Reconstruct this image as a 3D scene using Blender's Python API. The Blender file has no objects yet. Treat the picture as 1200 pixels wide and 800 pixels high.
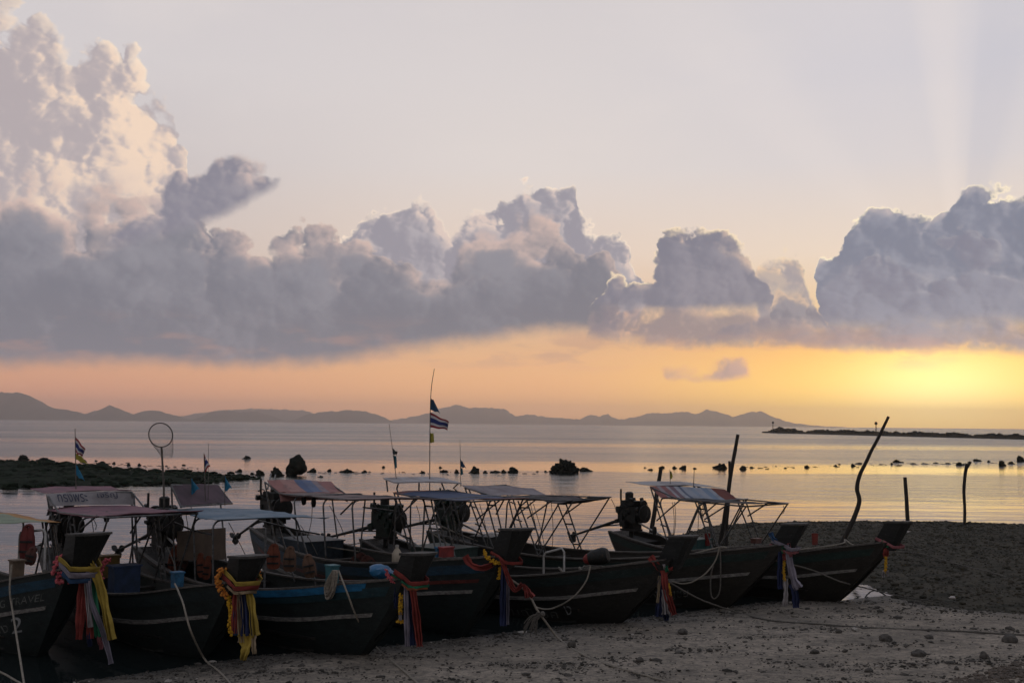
import bpy, math, random
from mathutils import Vector, Matrix, noise
R = math.radians
random.seed(7)
S = bpy.context.scene
COL = S.collection
# ------------------------------------------------------------------ camera
F = 1333.0; CAMH = 4.0
ROLL = R(.525); PITCH = math.atan(96.5/F)
_fw = Vector((0, math.cos(PITCH), math.sin(PITCH)))
_u0 = Vector((0, -math.sin(PITCH), math.cos(PITCH))); _r0 = Vector((1, 0, 0))
_r = _r0*math.cos(ROLL) + _u0*math.sin(ROLL)
_u = _u0*math.cos(ROLL) - _r0*math.sin(ROLL)
cam = bpy.data.cameras.new('camera'); co = bpy.data.objects.new('camera', cam); COL.objects.link(co)
cam.sensor_width = 36; cam.lens = 36*F/1200; cam.clip_start = .1; cam.clip_end = 60000
M3 = Matrix((_r, _u, -_fw)).transposed()
co.matrix_world = Matrix.Translation((0, 0, CAMH)) @ M3.to_4x4()
S.camera = co

def ray(px, py): return _fw + _r*((px-600)/F) - _u*((py-400)/F)
def at(px, py, z=None, D=None):
    """survey helper: where the sight line through a photo point meets height z or distance D"""
    d = ray(px, py)
    k = (z-CAMH)/d.z if z is not None else D/d.y
    return Vector((0, 0, CAMH)) + d*k
def skyang(px, py):
    d = ray(px, py).normalized()
    return math.atan2(d.x, d.y), math.asin(d.z)
def smooth(a, b, x):
    t = max(0, min(1, (x-a)/(b-a))); return t*t*(3-2*t)
def lerp(xs, ys, x):
    if x <= xs[0]: return ys[0]
    for i in range(1, len(xs)):
        if x <= xs[i]:
            t = (x-xs[i-1])/(xs[i]-xs[i-1]); return ys[i-1]+(ys[i]-ys[i-1])*t
    return ys[-1]
def srgb(r, g, b):
    f = lambda c: (c/12.92 if c <= .04045 else ((c+.055)/1.055)**2.4)
    return (f(r/255), f(g/255), f(b/255), 1)

# ------------------------------------------------------------------ node expression helper
class G:
    def __init__(s, tree): s.t = tree
    def m(s, op, a, b=None, c=None, clamp=False):
        n = s.t.nodes.new('ShaderNodeMath'); n.operation = op; n.use_clamp = clamp
        for i, v in enumerate((a, b, c)):
            if v is None: continue
            s.put(n.inputs[i], v)
        return E(s, n.outputs[0])
    def put(s, inp, v):
        if isinstance(v, E): s.t.links.new(v.o, inp)
        else: inp.default_value = v
    def ss(s, a, b, x, lo=0., hi=1., lin=False):
        n = s.t.nodes.new('ShaderNodeMapRange'); n.interpolation_type = 'LINEAR' if lin else 'SMOOTHSTEP'
        s.put(n.inputs['Value'], x); s.put(n.inputs['From Min'], a); s.put(n.inputs['From Max'], b)
        s.put(n.inputs['To Min'], lo); s.put(n.inputs['To Max'], hi)
        return E(s, n.outputs[0])
    def vec(s, x, y, z=0.):
        n = s.t.nodes.new('ShaderNodeCombineXYZ')
        for i, v in enumerate((x, y, z)): s.put(n.inputs[i], v)
        return E(s, n.outputs[0])
    def sep(s, v):
        n = s.t.nodes.new('ShaderNodeSeparateXYZ'); s.t.links.new(v.o, n.inputs[0])
        return [E(s, o) for o in n.outputs]
    def noise(s, v, scale, detail=4., rough=.5, col=False, dist=0., dim='3D'):
        n = s.t.nodes.new('ShaderNodeTexNoise'); n.noise_dimensions = dim; s.t.links.new(v.o, n.inputs['Vector'])
        n.inputs['Scale'].default_value = scale; n.inputs['Detail'].default_value = detail; n.inputs['Roughness'].default_value = rough
        n.inputs['Distortion'].default_value = dist
        return E(s, n.outputs['Color' if col else 0])
    def voro(s, v, scale, detail=3., rough=.5, feature='SMOOTH_F1', sm=.35, dim='3D'):
        n = s.t.nodes.new('ShaderNodeTexVoronoi'); n.voronoi_dimensions = dim; n.feature = feature; s.t.links.new(v.o, n.inputs['Vector'])
        n.inputs['Scale'].default_value = scale; n.inputs['Detail'].default_value = detail; n.inputs['Roughness'].default_value = rough
        if feature == 'SMOOTH_F1': n.inputs['Smoothness'].default_value = sm
        return E(s, n.outputs['Distance'])
    def curve(s, x, pts, lo, hi):
        """piecewise curve of x: pts (x, y); domain mapped from [lo, hi]"""
        ys = [p[1] for p in pts]; y0, y1 = min(ys), max(ys)
        if y1-y0 < 1e-6: y1 = y0+1e-6
        n = s.t.nodes.new('ShaderNodeFloatCurve'); c = n.mapping.curves[0]
        P = sorted([((p[0]-lo)/(hi-lo), (p[1]-y0)/(y1-y0)) for p in pts])
        c.points[0].location = P[0]; c.points[1].location = P[-1]
        for p in P[1:-1]: c.points.new(*p)
        for p in c.points: p.handle_type = 'AUTO_CLAMPED'
        n.mapping.extend = 'HORIZONTAL'
        n.mapping.update()
        s.put(n.inputs['Value'], (x-lo)/(hi-lo))
        return E(s, n.outputs[0])*(y1-y0)+y0
    def mix(s, f, a, b, blend='MIX'):
        n = s.t.nodes.new('ShaderNodeMix'); n.data_type = 'RGBA'; n.blend_type = blend; n.clamp_factor = True
        s.put(n.inputs[0], f); s.put(n.inputs[6], a); s.put(n.inputs[7], b)
        return E(s, n.outputs[2])
    def ramp(s, x, stops, interp='LINEAR'):
        n = s.t.nodes.new('ShaderNodeValToRGB'); s.put(n.inputs[0], x); e = n.color_ramp.elements
        n.color_ramp.interpolation = interp
        e[0].position, e[0].color = stops[0]; e[1].position, e[1].color = stops[-1]
        for p, c in stops[1:-1]:
            q = e.new(p); q.color = c
        return E(s, n.outputs[0])
class E:
    def __init__(s, g, o): s.g, s.o = g, o
    def __add__(s, b): return s.g.m('ADD', s, b)
    __radd__ = __add__
    def __mul__(s, b): return s.g.m('MULTIPLY', s, b)
    __rmul__ = __mul__
    def __sub__(s, b): return s.g.m('SUBTRACT', s, b)
    def __rsub__(s, b): return s.g.m('SUBTRACT', b, s)
    def __truediv__(s, b): return s.g.m('DIVIDE', s, b)
# ------------------------------------------------------------------ sky (world): clear dusk sky + cumulus layers by direction
SUN_AZ, SUN_EL = skyang(1112, 415)
def build_sky():
    w = bpy.data.worlds.new('World'); S.world = w; w.use_nodes = True
    w.cycles.sampling_method = 'MANUAL'; w.cycles.sample_map_resolution = 512
    t = w.node_tree; t.nodes.clear(); g = G(t)
    tc = t.nodes.new('ShaderNodeTexCoord'); D = E(g, tc.outputs['Generated'])
    dx, dy, dz = g.sep(D)
    az = g.m('ARCTAN2', dx, dy); el = g.m('ARCSINE', dz)
    P = g.vec(az, el*1.12, 0.)
    # soft warp so that edges billow
    wn = g.noise(P, 9., 2., .55, col=True, dim='2D'); wx, wy, wz = g.sep(wn)
    wn2 = g.noise(P, 40., 3., .6, col=True, dim='2D'); vx, vy, vz = g.sep(wn2)
    azw = az + (wx-.5)*.05 + (vx-.5)*.014
    elw = el + (wy-.5)*.020 + (vy-.5)*.008
    def puff(ox, oy, sc, det, wob):
        Q = g.vec(az+(wx-.5)*.02+(vx-.5)*wob+ox, el*1.15+(wy-.5)*.015+(vy-.5)*wob+oy, 0.)
        v = g.voro(Q, sc, det, .45, feature='F1', dim='2D')
        return 1.-v*v*1.5
    bA = puff(0., 0., 19., 1., .014); bB = puff(.3, .7, 52., 2., .005)
    b0 = bA*.7+bB*.3
    bC = puff(.009, .003, 19., 1., .014); bD = puff(.3+.004, .7+.0015, 52., 2., .005)
    embV = (bA-bC)*.6+(bB-bD)*.35
    # broad relief: smooth noise sampled twice, towards and away from the sun
    def relief(ox, oy):
        return g.noise(g.vec(az+(vx-.5)*.010+(wx-.5)*.02+ox, el*1.5+(vy-.5)*.010+oy, 5.), 13., 4., .5, dim='2D')
    e0 = relief(0., 0.); e1 = relief(.008, -.003)
    emb = (e0-e1)
    fine = g.noise(P, 62., 4., .6, dim='2D')
    broad = g.noise(g.vec(az, el*2.2, 0.), 7., 3., .55, dim='2D')
    # angle to the sun
    sa, se = SUN_AZ, SUN_EL
    ddx = az-sa; ddy = el-se
    sd = g.m('SQRT', ddx*ddx+ddy*ddy*1.0)
    # ---- clear sky by elevation, left (away from the sun) to right
    tE = lambda py: (496.5-py)/F/1.0
    def col(c): return srgb(*c)
    e01 = g.ss(0., .62, el, lin=True)
    def stops(l): return [(max(0, min(1, tE(py)/.62)), col(c)) for py, c in l]
    left = g.ramp(e01, stops([(500, (208, 140, 106)), (470, (219, 152, 116)), (435, (214, 158, 122)), (400, (196, 162, 144)), (300, (200, 186, 180)), (200, (198, 190, 190)), (100, (205, 199, 200)), (0, (203, 197, 199)), (-300, (165, 168, 182))]))
    mid = g.ramp(e01, stops([(500, (222, 156, 102)), (470, (232, 168, 110)), (435, (230, 174, 122)), (405, (224, 177, 134)), (300, (226, 205, 188)), (200, (216, 207, 203)), (100, (211, 204, 203)), (0, (205, 199, 200)), (-300, (160, 166, 184))]))
    right = g.ramp(e01, stops([(500, (255, 196, 74)), (475, (255, 206, 80)), (450, (252, 204, 92)), (425, (250, 192, 98)), (405, (248, 184, 104)), (380, (240, 204, 152)), (300, (234, 214, 194)), (200, (212, 205, 205)), (100, (204, 200, 205)), (0, (206, 201, 204)), (-300, (158, 166, 186))]))
    aL, aM, aR = skyang(40, 450)[0], skyang(620, 450)[0], skyang(1080, 450)[0]
    base = g.mix(g.ss(aL, aM, az), left, mid)
    base = g.mix(g.ss(aM, aR, az), base, right)
    # away from the sunset the sky is a dull blue grey
    back = g.ramp(g.ss(0., 1.2, el, lin=True), [(0, srgb(158, 144, 142)), (.25, srgb(160, 154, 156)), (1, srgb(140, 146, 162))])
    base = g.mix(g.ss(.55, 1.5, g.m('ABSOLUTE', az-.1)), base, back)
    # yellow glow of the hidden sun
    ga, ge = skyang(1098, 452)
    q1 = (az-ga)/.072; q2 = (el-ge)/.032
    glow = g.m('POWER', 2.718, (q1*q1+q2*q2)*-1.)
    base = g.mix(glow*.92, base, srgb(238, 234, 170))
    q1 = (az-ga)/.17; q2 = (el-ge)/.05
    glow2 = g.m('POWER', 2.718, (q1*q1+q2*q2)*-1.)
    base = g.mix(glow2*.5, base, srgb(255, 196, 84))
    # crepuscular rays fanning out from behind the right-hand cumulus
    ra, re = skyang(1122, 340)
    ang = g.m('ARCTAN2', az-ra, el-re)
    rn = g.curve(ang, [(-1.6, .5), (-.95, .5), (-.75, .62), (-.55, .5), (-.3, .52), (-.17, .5), (-.14, .56), (-.09, .70), (-.04, .74), (.02, .62), (.09, .45), (.15, .32), (.22, .32), (.3, .4), (.5, .5), (1.6, .5)], -1.6, 1.6)
    rfade = g.ss(.0, .08, el-re)*g.ss(.46, .16, el-re)
    base = g.mix(g.m('MULTIPLY', g.m('MAXIMUM', rn-.5, 0.), rfade)*.8, base, srgb(240, 226, 216))
    base = g.mix(g.m('MULTIPLY', g.m('MAXIMUM', .5-rn, 0.), rfade)*1.1, base, srgb(165, 170, 188))
    # faint high veil
    veil = g.ss(.45, .75, g.noise(g.vec(az*1.0, el*2.4, 3.), 5., 5., .55))
    base = g.mix(veil*g.ss(.12, .3, el)*.22, base, srgb(226, 216, 210))
    # sun-side weighting for rims
    near = g.ss(.75, .02, sd)
    # ---- cumulus layers
    LO, HI = -.62, .62
    def line(pts):
        out = []
        for px, py in pts: out.append(skyang(px, py))
        return out
    def layer(base, top, bot=[(-400, 390), (600, 385), (1500, 372)], amp=.03, soft=.006, dark=(130, 122, 130), mid=(165, 152, 154), lit=(222, 196, 178), rim=(244, 222, 196), rimw=.010, rims=1., body=.06, contrast=1., opac=1., botsoft=.012, fade=None, off=0., edge=None, bias=None):
        tp = g.curve(azw, line(top), LO, HI)
        d = tp-elw + (b0-.60)*amp*1.2 + (fine-.5)*amp*.75
        dd = d
        a = g.ss(0., g.ss(.35, .7, broad, soft*.8, soft*2.6), d)
        if bot is not None:
            bt = g.curve(az, line(bot), LO, HI)
            db = el-bt + (broad-.5)*.014 + (fine-.5)*.008
            a = a*g.ss(0., botsoft, db)
        if edge is not None:
            ed = edge()
            a = a*ed
        depth = g.ss(.0, body, dd)                       # 0 at the edge, 1 deep inside
        light = g.m('ADD', (emb*1.6+embV*1.15)*contrast+.44, (broad-.5)*.95+(fine-.5)*.22)
        if bias is not None: light = light+bias
        c = g.mix(g.ss(.1, .9, light), col(dark), col(mid))
        c = g.mix(g.m('MULTIPLY', g.ss(.35, .95, light), g.ss(1., .2, depth)), c, col(lit))
        rr = g.ss(rimw, 0., d)*rims
        c = g.mix(rr*g.ss(.12, .55, fine*.8+embV*1.2+emb*.5), c, col(rim))
        if fade is not None: a = a*fade
        return g.mix(a*opac, base, c)
    # towering cumulus, upper left
    tl = [(-400, -160), (-60, -60), (0, -8), (30, -4), (48, 18), (70, 52), (95, 40), (125, 32), (160, 42), (185, 62), (202, 84), (212, 104), (222, 190), (240, 420), (400, 480), (1200, 500)]
    base = layer(base, tl, amp=.026, soft=.007, dark=(175, 165, 168), mid=(204, 188, 182), lit=(236, 210, 188), rim=(246, 226, 204), rimw=.03, rims=.6, body=.25, contrast=.75, bias=g.ss(skyang(-40, 100)[0], skyang(200, 100)[0], az, -.14, .27)-g.ss(skyang(0, 120)[1], skyang(0, 225)[1], el, .16, 0.))
    # pale cumulus heads behind the bank
    base = layer(base, [(-400, 330), (330, 322), (380, 282), (420, 252), (445, 230), (478, 216), (507, 222), (526, 246), (548, 228), (590, 210), (640, 204), (664, 212), (676, 254), (705, 252), (732, 268), (748, 322), (770, 420), (1300, 480)],
                 amp=.022, soft=.0045, dark=(149, 145, 155), mid=(171, 165, 171), lit=(218, 198, 188), rim=(252, 232, 210), rimw=.010, rims=1., body=.05)
    base = layer(base, [(-400, 480), (860, 480), (885, 350), (905, 302), (935, 290), (957, 312), (975, 345), (1000, 480), (1400, 480)], [(-400, 380), (1500, 372)],
                 amp=.02, soft=.006, dark=(163, 154, 157), mid=(189, 173, 163), lit=(240, 206, 170), rim=(252, 228, 182), rimw=.010, rims=1., body=.03)
    # main grey bank across the left and centre
    base = layer(base, [(-400, 190), (0, 206), (60, 205), (130, 214), (170, 214), (205, 205), (235, 240), (300, 262), (345, 258), (400, 258), (440, 272), (480, 298), (520, 280), (545, 258), (600, 250), (640, 252), (668, 278), (700, 288), (722, 318), (735, 350), (760, 372), (900, 376), (1000, 370), (1300, 360)],
                 [(-400, 440), (0, 440), (330, 438), (420, 430), (480, 420), (560, 410), (640, 402), (690, 404), (800, 412), (900, 414), (1000, 416), (1080, 418), (1200, 422), (1500, 424)],
                 amp=.026, soft=.010, dark=(117, 118, 129), mid=(139, 138, 147), lit=(208, 182, 172), rim=(232, 204, 184), rimw=.012, rims=.5, body=.05, contrast=.35, botsoft=.02, bias=g.ss(skyang(0, 430)[1], skyang(0, 240)[1], el, -.35, .25))
    # warm lit tops in front of the bank, then the dark nose, left
    base = layer(base, [(-400, 480), (180, 480), (200, 300), (225, 272), (260, 262), (300, 258), (335, 266), (360, 285), (395, 278), (425, 262), (446, 268), (456, 300), (470, 480), (1400, 480)], [(-400, 320), (200, 312), (300, 300), (400, 310), (460, 300), (1400, 300)],
                 amp=.022, soft=.012, dark=(145, 141, 151), mid=(161, 154, 159), lit=(216, 190, 178), rim=(238, 210, 190), rimw=.014, rims=.7, body=.04, botsoft=.05, contrast=1.1)
    base = layer(base, [(-400, 480), (90, 300), (130, 262), (165, 232), (185, 204), (210, 186), (235, 192), (262, 184), (298, 184), (322, 194), (332, 210), (338, 240), (352, 480), (1400, 480)], [(-400, 330), (120, 300), (200, 285), (255, 268), (295, 246), (325, 226), (340, 214), (1400, 200)],
                 amp=.009, soft=.006, dark=(131, 129, 142), mid=(149, 145, 154), lit=(200, 180, 174), rim=(224, 200, 184), rimw=.008, rims=.5, body=.03, botsoft=.016, contrast=.6)
    # low grey strip that joins the cumulus bases on the right
    base = layer(base, [(-400, 480), (640, 470), (690, 372), (720, 350), (800, 346), (900, 352), (960, 350), (1200, 345), (1500, 340)], [(-400, 400), (690, 404), (760, 408), (830, 413), (900, 411), (960, 413), (1040, 416), (1090, 411), (1200, 418), (1500, 420)],
                 amp=.012, soft=.012, dark=(135, 126, 135), mid=(157, 143, 145), lit=(212, 172, 148), rim=(226, 190, 160), rimw=.01, rims=.3, body=.03, botsoft=.012, contrast=.9, bias=g.ss(skyang(0, 412)[1], skyang(0, 380)[1], el, .1, -.05), opac=.88)
    # cumulus right of centre
    base = layer(base, [(-400, 480), (660, 480), (695, 350), (715, 318), (750, 308), (773, 288), (782, 264), (810, 258), (835, 264), (862, 268), (888, 282), (904, 308), (915, 480), (1400, 480)], [(-400, 372), (690, 366), (760, 372), (830, 368), (1400, 350)],
                 amp=.020, soft=.005, dark=(121, 121, 135), mid=(141, 138, 149), lit=(216, 188, 168), rim=(250, 226, 190), rimw=.009, rims=1.2, body=.028, contrast=.6)
    base = layer(base, [(-400, 480), (880, 480), (905, 352), (930, 335), (955, 336), (975, 352), (990, 480), (1400, 480)], [(-400, 366), (1400, 364)],
                 amp=.016, soft=.005, dark=(127, 124, 135), mid=(147, 142, 149), lit=(222, 190, 160), rim=(252, 226, 180), rimw=.006, rims=.9, body=.02)
    # big right-hand cumulus with bright edges
    base = layer(base, [(-400, 480), (955, 480), (974, 340), (980, 288), (1000, 264), (1028, 236), (1056, 226), (1080, 246), (1098, 256), (1110, 226), (1135, 210), (1165, 214), (1200, 214), (1260, 190), (1500, 170)], [(-400, 400), (950, 400), (1500, 400)],
                 amp=.020, soft=.004, dark=(121, 126, 143), mid=(145, 147, 161), lit=(190, 178, 178), rim=(255, 238, 205), rimw=.009, rims=1.6, body=.03, contrast=.65, botsoft=.03)
    base = layer(base, [(-400, 480), (940, 480), (966, 352), (985, 322), (1010, 300), (1038, 292), (1062, 300), (1080, 318), (1100, 300), (1126, 276), (1152, 268), (1180, 282), (1205, 300), (1230, 280), (1500, 270)], [(-400, 400), (950, 400), (1500, 400)],
                 amp=.018, soft=.007, dark=(125, 125, 141), mid=(142, 143, 157), lit=(172, 168, 172), rim=(206, 192, 184), rimw=.006, rims=.5, body=.025, contrast=.6, botsoft=.03, opac=.8)
    # lower scud: ragged strip under the bank
    scud = g.ss(.50, .66, g.noise(g.vec(az, el*3.6, 1.), 13., 5., .55))
    ry0 = skyang(600, 440)[1]; ry1 = skyang(600, 395)[1]
    base = g.mix(scud*g.ss(ry0, ry0+.018, el)*g.ss(ry1+.02, ry1-.01, el)*.45, base, srgb(178, 140, 128))
    base = layer(base, [(-400, 480), (740, 480), (772, 440), (796, 425), (820, 427), (838, 417), (856, 415), (872, 424), (892, 440), (930, 480), (1400, 480)], [(-400, 440), (1400, 438)], amp=.008, soft=.006, dark=(170, 142, 134), mid=(186, 152, 138), lit=(200, 160, 138), rim=(214, 170, 140), rims=.2, body=.02, botsoft=.008)
    # low haze band softens everything near the horizon
    nish = t.nodes.new('ShaderNodeTexSky'); nish.sky_type = 'NISHITA'; nish.sun_disc = False
    nish.sun_elevation = SUN_EL; nish.sun_rotation = SUN_AZ; nish.dust_density = 3.
    b1n = t.nodes.new('ShaderNodeBackground'); g.put(b1n.inputs['Strength'], g.ss(.8, 1.8, sd)*.05)
    t.links.new(nish.outputs[0], b1n.inputs['Color'])
    b2n = t.nodes.new('ShaderNodeBackground')
    boost = 1.+g.ss(.095, .0, el)*g.ss(aL-.1, aR, az, .26, .52)+glow*.55+glow2*.22
    g.put(b2n.inputs['Strength'], boost*SKY_GAIN)
    t.links.new(base.o, b2n.inputs['Color'])
    ad = t.nodes.new('ShaderNodeAddShader'); t.links.new(b1n.outputs[0], ad.inputs[0]); t.links.new(b2n.outputs[0], ad.inputs[1])
    o = t.nodes.new('ShaderNodeOutputWorld'); t.links.new(ad.outputs[0], o.inputs[0])
    print('sky nodes', len(t.nodes))
    L = bpy.data.lights.new('sun', 'SUN'); L.energy = .03; L.angle = R(30); L.color = (1, .72, .42)
    lo = bpy.data.objects.new('sun', L); COL.objects.link(lo)
    d = Vector((math.sin(SUN_AZ)*math.cos(SUN_EL), math.cos(SUN_AZ)*math.cos(SUN_EL), math.sin(SUN_EL)))
    lo.rotation_euler = d.to_track_quat('Z', 'Y').to_euler(); lo.location = d*50
SKY_GAIN = 1.10
build_sky()
S.view_settings.view_transform = 'Standard'; S.view_settings.look = 'None'; S.view_settings.gamma = 1; S.view_settings.exposure = 0
S.view_settings.use_curve_mapping = False
# ------------------------------------------------------------------ materials
def newmat(name):
    m = bpy.data.materials.new(name); m.use_nodes = True
    t = m.node_tree; b = t.nodes['Principled BSDF']
    return m, t, b, G(t)
def setspec(b, v):
    b.inputs['Specular IOR Level'].default_value = v
MATS = {}
def mat(name, c1, c2=None, rough=.75, scale=6., metal=0., bump=.3, bscale=30., spec=.3, detail=5., stretch=(1, 1, 1), c3=None):
    """weathered material: two (three) tones mixed by noise over object coordinates, small bump"""
    if name in MATS: return MATS[name]
    m, t, b, g = newmat(name)
    tc = t.nodes.new('ShaderNodeTexCoord'); mp = t.nodes.new('ShaderNodeMapping')
    t.links.new(tc.outputs['Object'], mp.inputs[0]); mp.inputs['Scale'].default_value = stretch
    P = E(g, mp.outputs[0])
    if c2 is None: c2 = tuple(min(1, x*.6) for x in c1)
    n = g.noise(P, scale, detail, .6)
    col = g.mix(g.ss(.35, .68, n), (*c1, 1), (*c2, 1))
    if c3:
        n2 = g.noise(P, scale*3.1, detail, .65)
        col = g.mix(g.ss(.56, .68, n2), col, (*c3, 1))
    t.links.new(col.o, b.inputs['Base Color'])
    b.inputs['Roughness'].default_value = rough; b.inputs['Metallic'].default_value = metal; setspec(b, spec)
    if bump:
        bn = t.nodes.new('ShaderNodeBump'); bn.inputs['Strength'].default_value = bump; bn.inputs['Distance'].default_value = .02
        t.links.new(g.noise(P, bscale, 4., .6).o, bn.inputs['Height']); t.links.new(bn.outputs[0], b.inputs['Normal'])
    MATS[name] = m; return m
def bandmat(name, axis, stops, rough=.85, dirt=.25, fold=0.):
    """cloth with colour bands along one generated axis"""
    if name in MATS: return MATS[name]
    m, t, b, g = newmat(name)
    tc = t.nodes.new('ShaderNodeTexCoord'); x = g.sep(E(g, tc.outputs['Generated']))[axis]
    P = E(g, tc.outputs['Object'])
    x = x + (g.noise(P, 4., 3.)-.5)*.03
    c = g.ramp(x, [(p, (*cc, 1)) for p, cc in stops], 'CONSTANT')
    n = g.noise(P, 5., 5., .65)
    c = g.mix(g.ss(.45, .75, n)*dirt*2, c, (.09, .08, .08, 1))
    t.links.new(c.o, b.inputs['Base Color']); b.inputs['Roughness'].default_value = rough; setspec(b, .15)
    MATS[name] = m; return m

# ------------------------------------------------------------------ mesh builder
class MB:
    def __init__(s): s.v = []; s.f = []; s.mi = []; s.k = 0
    def add(s, vs, fs):
        o = len(s.v); s.v += [tuple(v) for v in vs]; s.f += [tuple(i+o for i in f) for f in fs]; s.mi += [s.k]*len(fs)
    def box(s, c, sz, rot=None, taper=1.):
        hx, hy, hz = sz[0]/2, sz[1]/2, sz[2]/2
        vs = []
        for z, k in ((-hz, 1), (hz, taper)):
            for x, y in ((-hx, -hy), (hx, -hy), (hx, hy), (-hx, hy)): vs.append(Vector((x*k, y*k, z)))
        if rot is not None: vs = [rot @ v for v in vs]
        s.add([v+Vector(c) for v in vs], [(0, 3, 2, 1), (4, 5, 6, 7), (0, 1, 5, 4), (1, 2, 6, 5), (2, 3, 7, 6), (3, 0, 4, 7)])
    def tube(s, pts, r, n=6, r2=None, cap=True):
        pts = [Vector(p) for p in pts]; vs = []; m = len(pts)
        up = Vector((0, 0, 1)); prev = None
        for i, p in enumerate(pts):
            d = (pts[min(i+1, m-1)]-pts[max(i-1, 0)])
            d = d.normalized() if d.length > 1e-9 else Vector((0, 0, 1))
            if prev is None:
                a = d.cross(up) if abs(d.z) < .95 else d.cross(Vector((1, 0, 0)))
            else: a = prev - d*prev.dot(d)
            if a.length < 1e-6: a = d.orthogonal()
            a.normalize(); prev = a; b = d.cross(a)
            rr = r if r2 is None else r+(r2-r)*i/(m-1)
            if isinstance(r, (list, tuple)): rr = r[i]
            for j in range(n):
                t = 2*math.pi*j/n; vs.append(p+(a*math.cos(t)+b*math.sin(t))*rr)
        fs = [(i*n+j, i*n+(j+1) % n, (i+1)*n+(j+1) % n, (i+1)*n+j) for i in range(m-1) for j in range(n)]
        if cap: fs += [tuple(range(n))[::-1], tuple((m-1)*n+j for j in range(n))]
        s.add(vs, fs)
    def sheet(s, grid, th=.006):
        """closed thin slab from a grid of points"""
        a = len(grid); b = len(grid[0])
        N = []
        for i in range(a):
            for j in range(b):
                e1 = grid[min(i+1, a-1)][j]-grid[max(i-1, 0)][j]; e2 = grid[i][min(j+1, b-1)]-grid[i][max(j-1, 0)]
                n = e1.cross(e2); N.append(n.normalized() if n.length > 1e-9 else Vector((0, 0, 1)))
        vs = [grid[i][j]+N[i*b+j]*th/2 for i in range(a) for j in range(b)]+[grid[i][j]-N[i*b+j]*th/2 for i in range(a) for j in range(b)]
        k = a*b; fs = []
        for i in range(a-1):
            for j in range(b-1):
                q = (i*b+j, (i+1)*b+j, (i+1)*b+j+1, i*b+j+1); fs.append(q); fs.append(tuple(x+k for x in q[::-1]))
        for i in range(a-1):
            fs.append((i*b, i*b+k, (i+1)*b+k, (i+1)*b)); fs.append((i*b+b-1, (i+1)*b+b-1, (i+1)*b+b-1+k, i*b+b-1+k))
        for j in range(b-1):
            fs.append((j, j+1, j+1+k, j+k)); q = (a-1)*b; fs.append((q+j, q+j+k, q+j+1+k, q+j+1))
        s.add(vs, fs)
    def lathe(s, prof, c, axis=Vector((0, 0, 1)), n=12):
        axis = axis.normalized(); a = axis.orthogonal().normalized(); b = axis.cross(a); vs = []
        for r_, h in prof:
            for j in range(n):
                t = 2*math.pi*j/n; vs.append(Vector(c)+axis*h+(a*math.cos(t)+b*math.sin(t))*r_)
        m = len(prof)
        fs = [(i*n+j, i*n+(j+1) % n, (i+1)*n+(j+1) % n, (i+1)*n+j) for i in range(m-1) for j in range(n)]
        fs += [tuple(range(n))[::-1], tuple((m-1)*n+j for j in range(n))]
        s.add(vs, fs)
    def blob(s, c, sz, seed=0, sub=2, amp=.25, freq=1.4, rotz=0.):
        V0, F0 = ICO[sub]
        vs = []
        for v in V0:
            d = 1+amp*noise.noise(v*freq+Vector((seed*7.31, seed*3.17, seed*1.7)))+amp*.5*noise.noise(v*freq*2.3+Vector((seed*2.1, 9, seed)))
            p = Vector((v.x*sz[0]*d, v.y*sz[1]*d, v.z*sz[2]*d))
            if rotz: p = Matrix.Rotation(rotz, 3, 'Z') @ p
            vs.append(p+Vector(c))
        s.add(vs, F0)
    def build(s, name, m, parent=None, smooth=True, loc=None):
        me = bpy.data.meshes.new(name); me.from_pydata(s.v, [], s.f)
        ms = m if isinstance(m, (list, tuple)) else [m]
        for x in ms: me.materials.append(x)
        if len(ms) > 1: me.polygons.foreach_set('material_index', s.mi)
        if smooth:
            me.polygons.foreach_set('use_smooth', [True]*len(me.polygons))
            try: me.set_sharp_from_angle(angle=R(smooth if smooth is not True else 40))
            except Exception: pass
        me.update()
        o = bpy.data.objects.new(name, me); COL.objects.link(o)
        if parent: o.parent = parent
        if loc is not None:      # move the origin to loc, keep the shape where it is
            me.transform(Matrix.Translation(-Vector(loc))); o.location = loc
        return o
def _ico():
    import bmesh
    d = {}
    for k in (1, 2, 3, 4):
        bm = bmesh.new(); bmesh.ops.create_icosphere(bm, subdivisions=k, radius=1.)
        bm.verts.ensure_lookup_table()
        d[k] = ([v.co.copy() for v in bm.verts], [tuple(v.index for v in f.verts) for f in bm.faces]); bm.free()
    return d
ICO = _ico()
def tag(o, label=None, cat=None, group=None, kind=None):
    if label: o['label'] = label
    if cat: o['category'] = cat
    if group: o['group'] = group
    if kind: o['kind'] = kind
    return o
def empty(name, loc, rz=0., label=None, cat=None, group=None):
    o = bpy.data.objects.new(name, None); COL.objects.link(o); o.location = loc; o.rotation_euler = (0, 0, rz)
    o.empty_display_size = .3
    return tag(o, label, cat, group)
def pl(pts, closed=True):
    return pts
def sdist(poly, x, y):
    """signed distance to polygon, positive inside"""
    best = 1e18; ins = False; n = len(poly)
    for i in range(n):
        x1, y1 = poly[i]; x2, y2 = poly[(i+1) % n]
        ex, ey = x2-x1, y2-y1; L = ex*ex+ey*ey
        t = max(0, min(1, ((x-x1)*ex+(y-y1)*ey)/L)) if L else 0
        dx, dy = x-x1-t*ex, y-y1-t*ey; best = min(best, dx*dx+dy*dy)
        if (y1 > y) != (y2 > y) and x < (x2-x1)*(y-y1)/(y2-y1)+x1: ins = not ins
    d = math.sqrt(best); return d if ins else -d
def nz(x, y, f, o=0.): return noise.noise(Vector((x*f+o, y*f-o*.7, o*1.3)))

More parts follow.
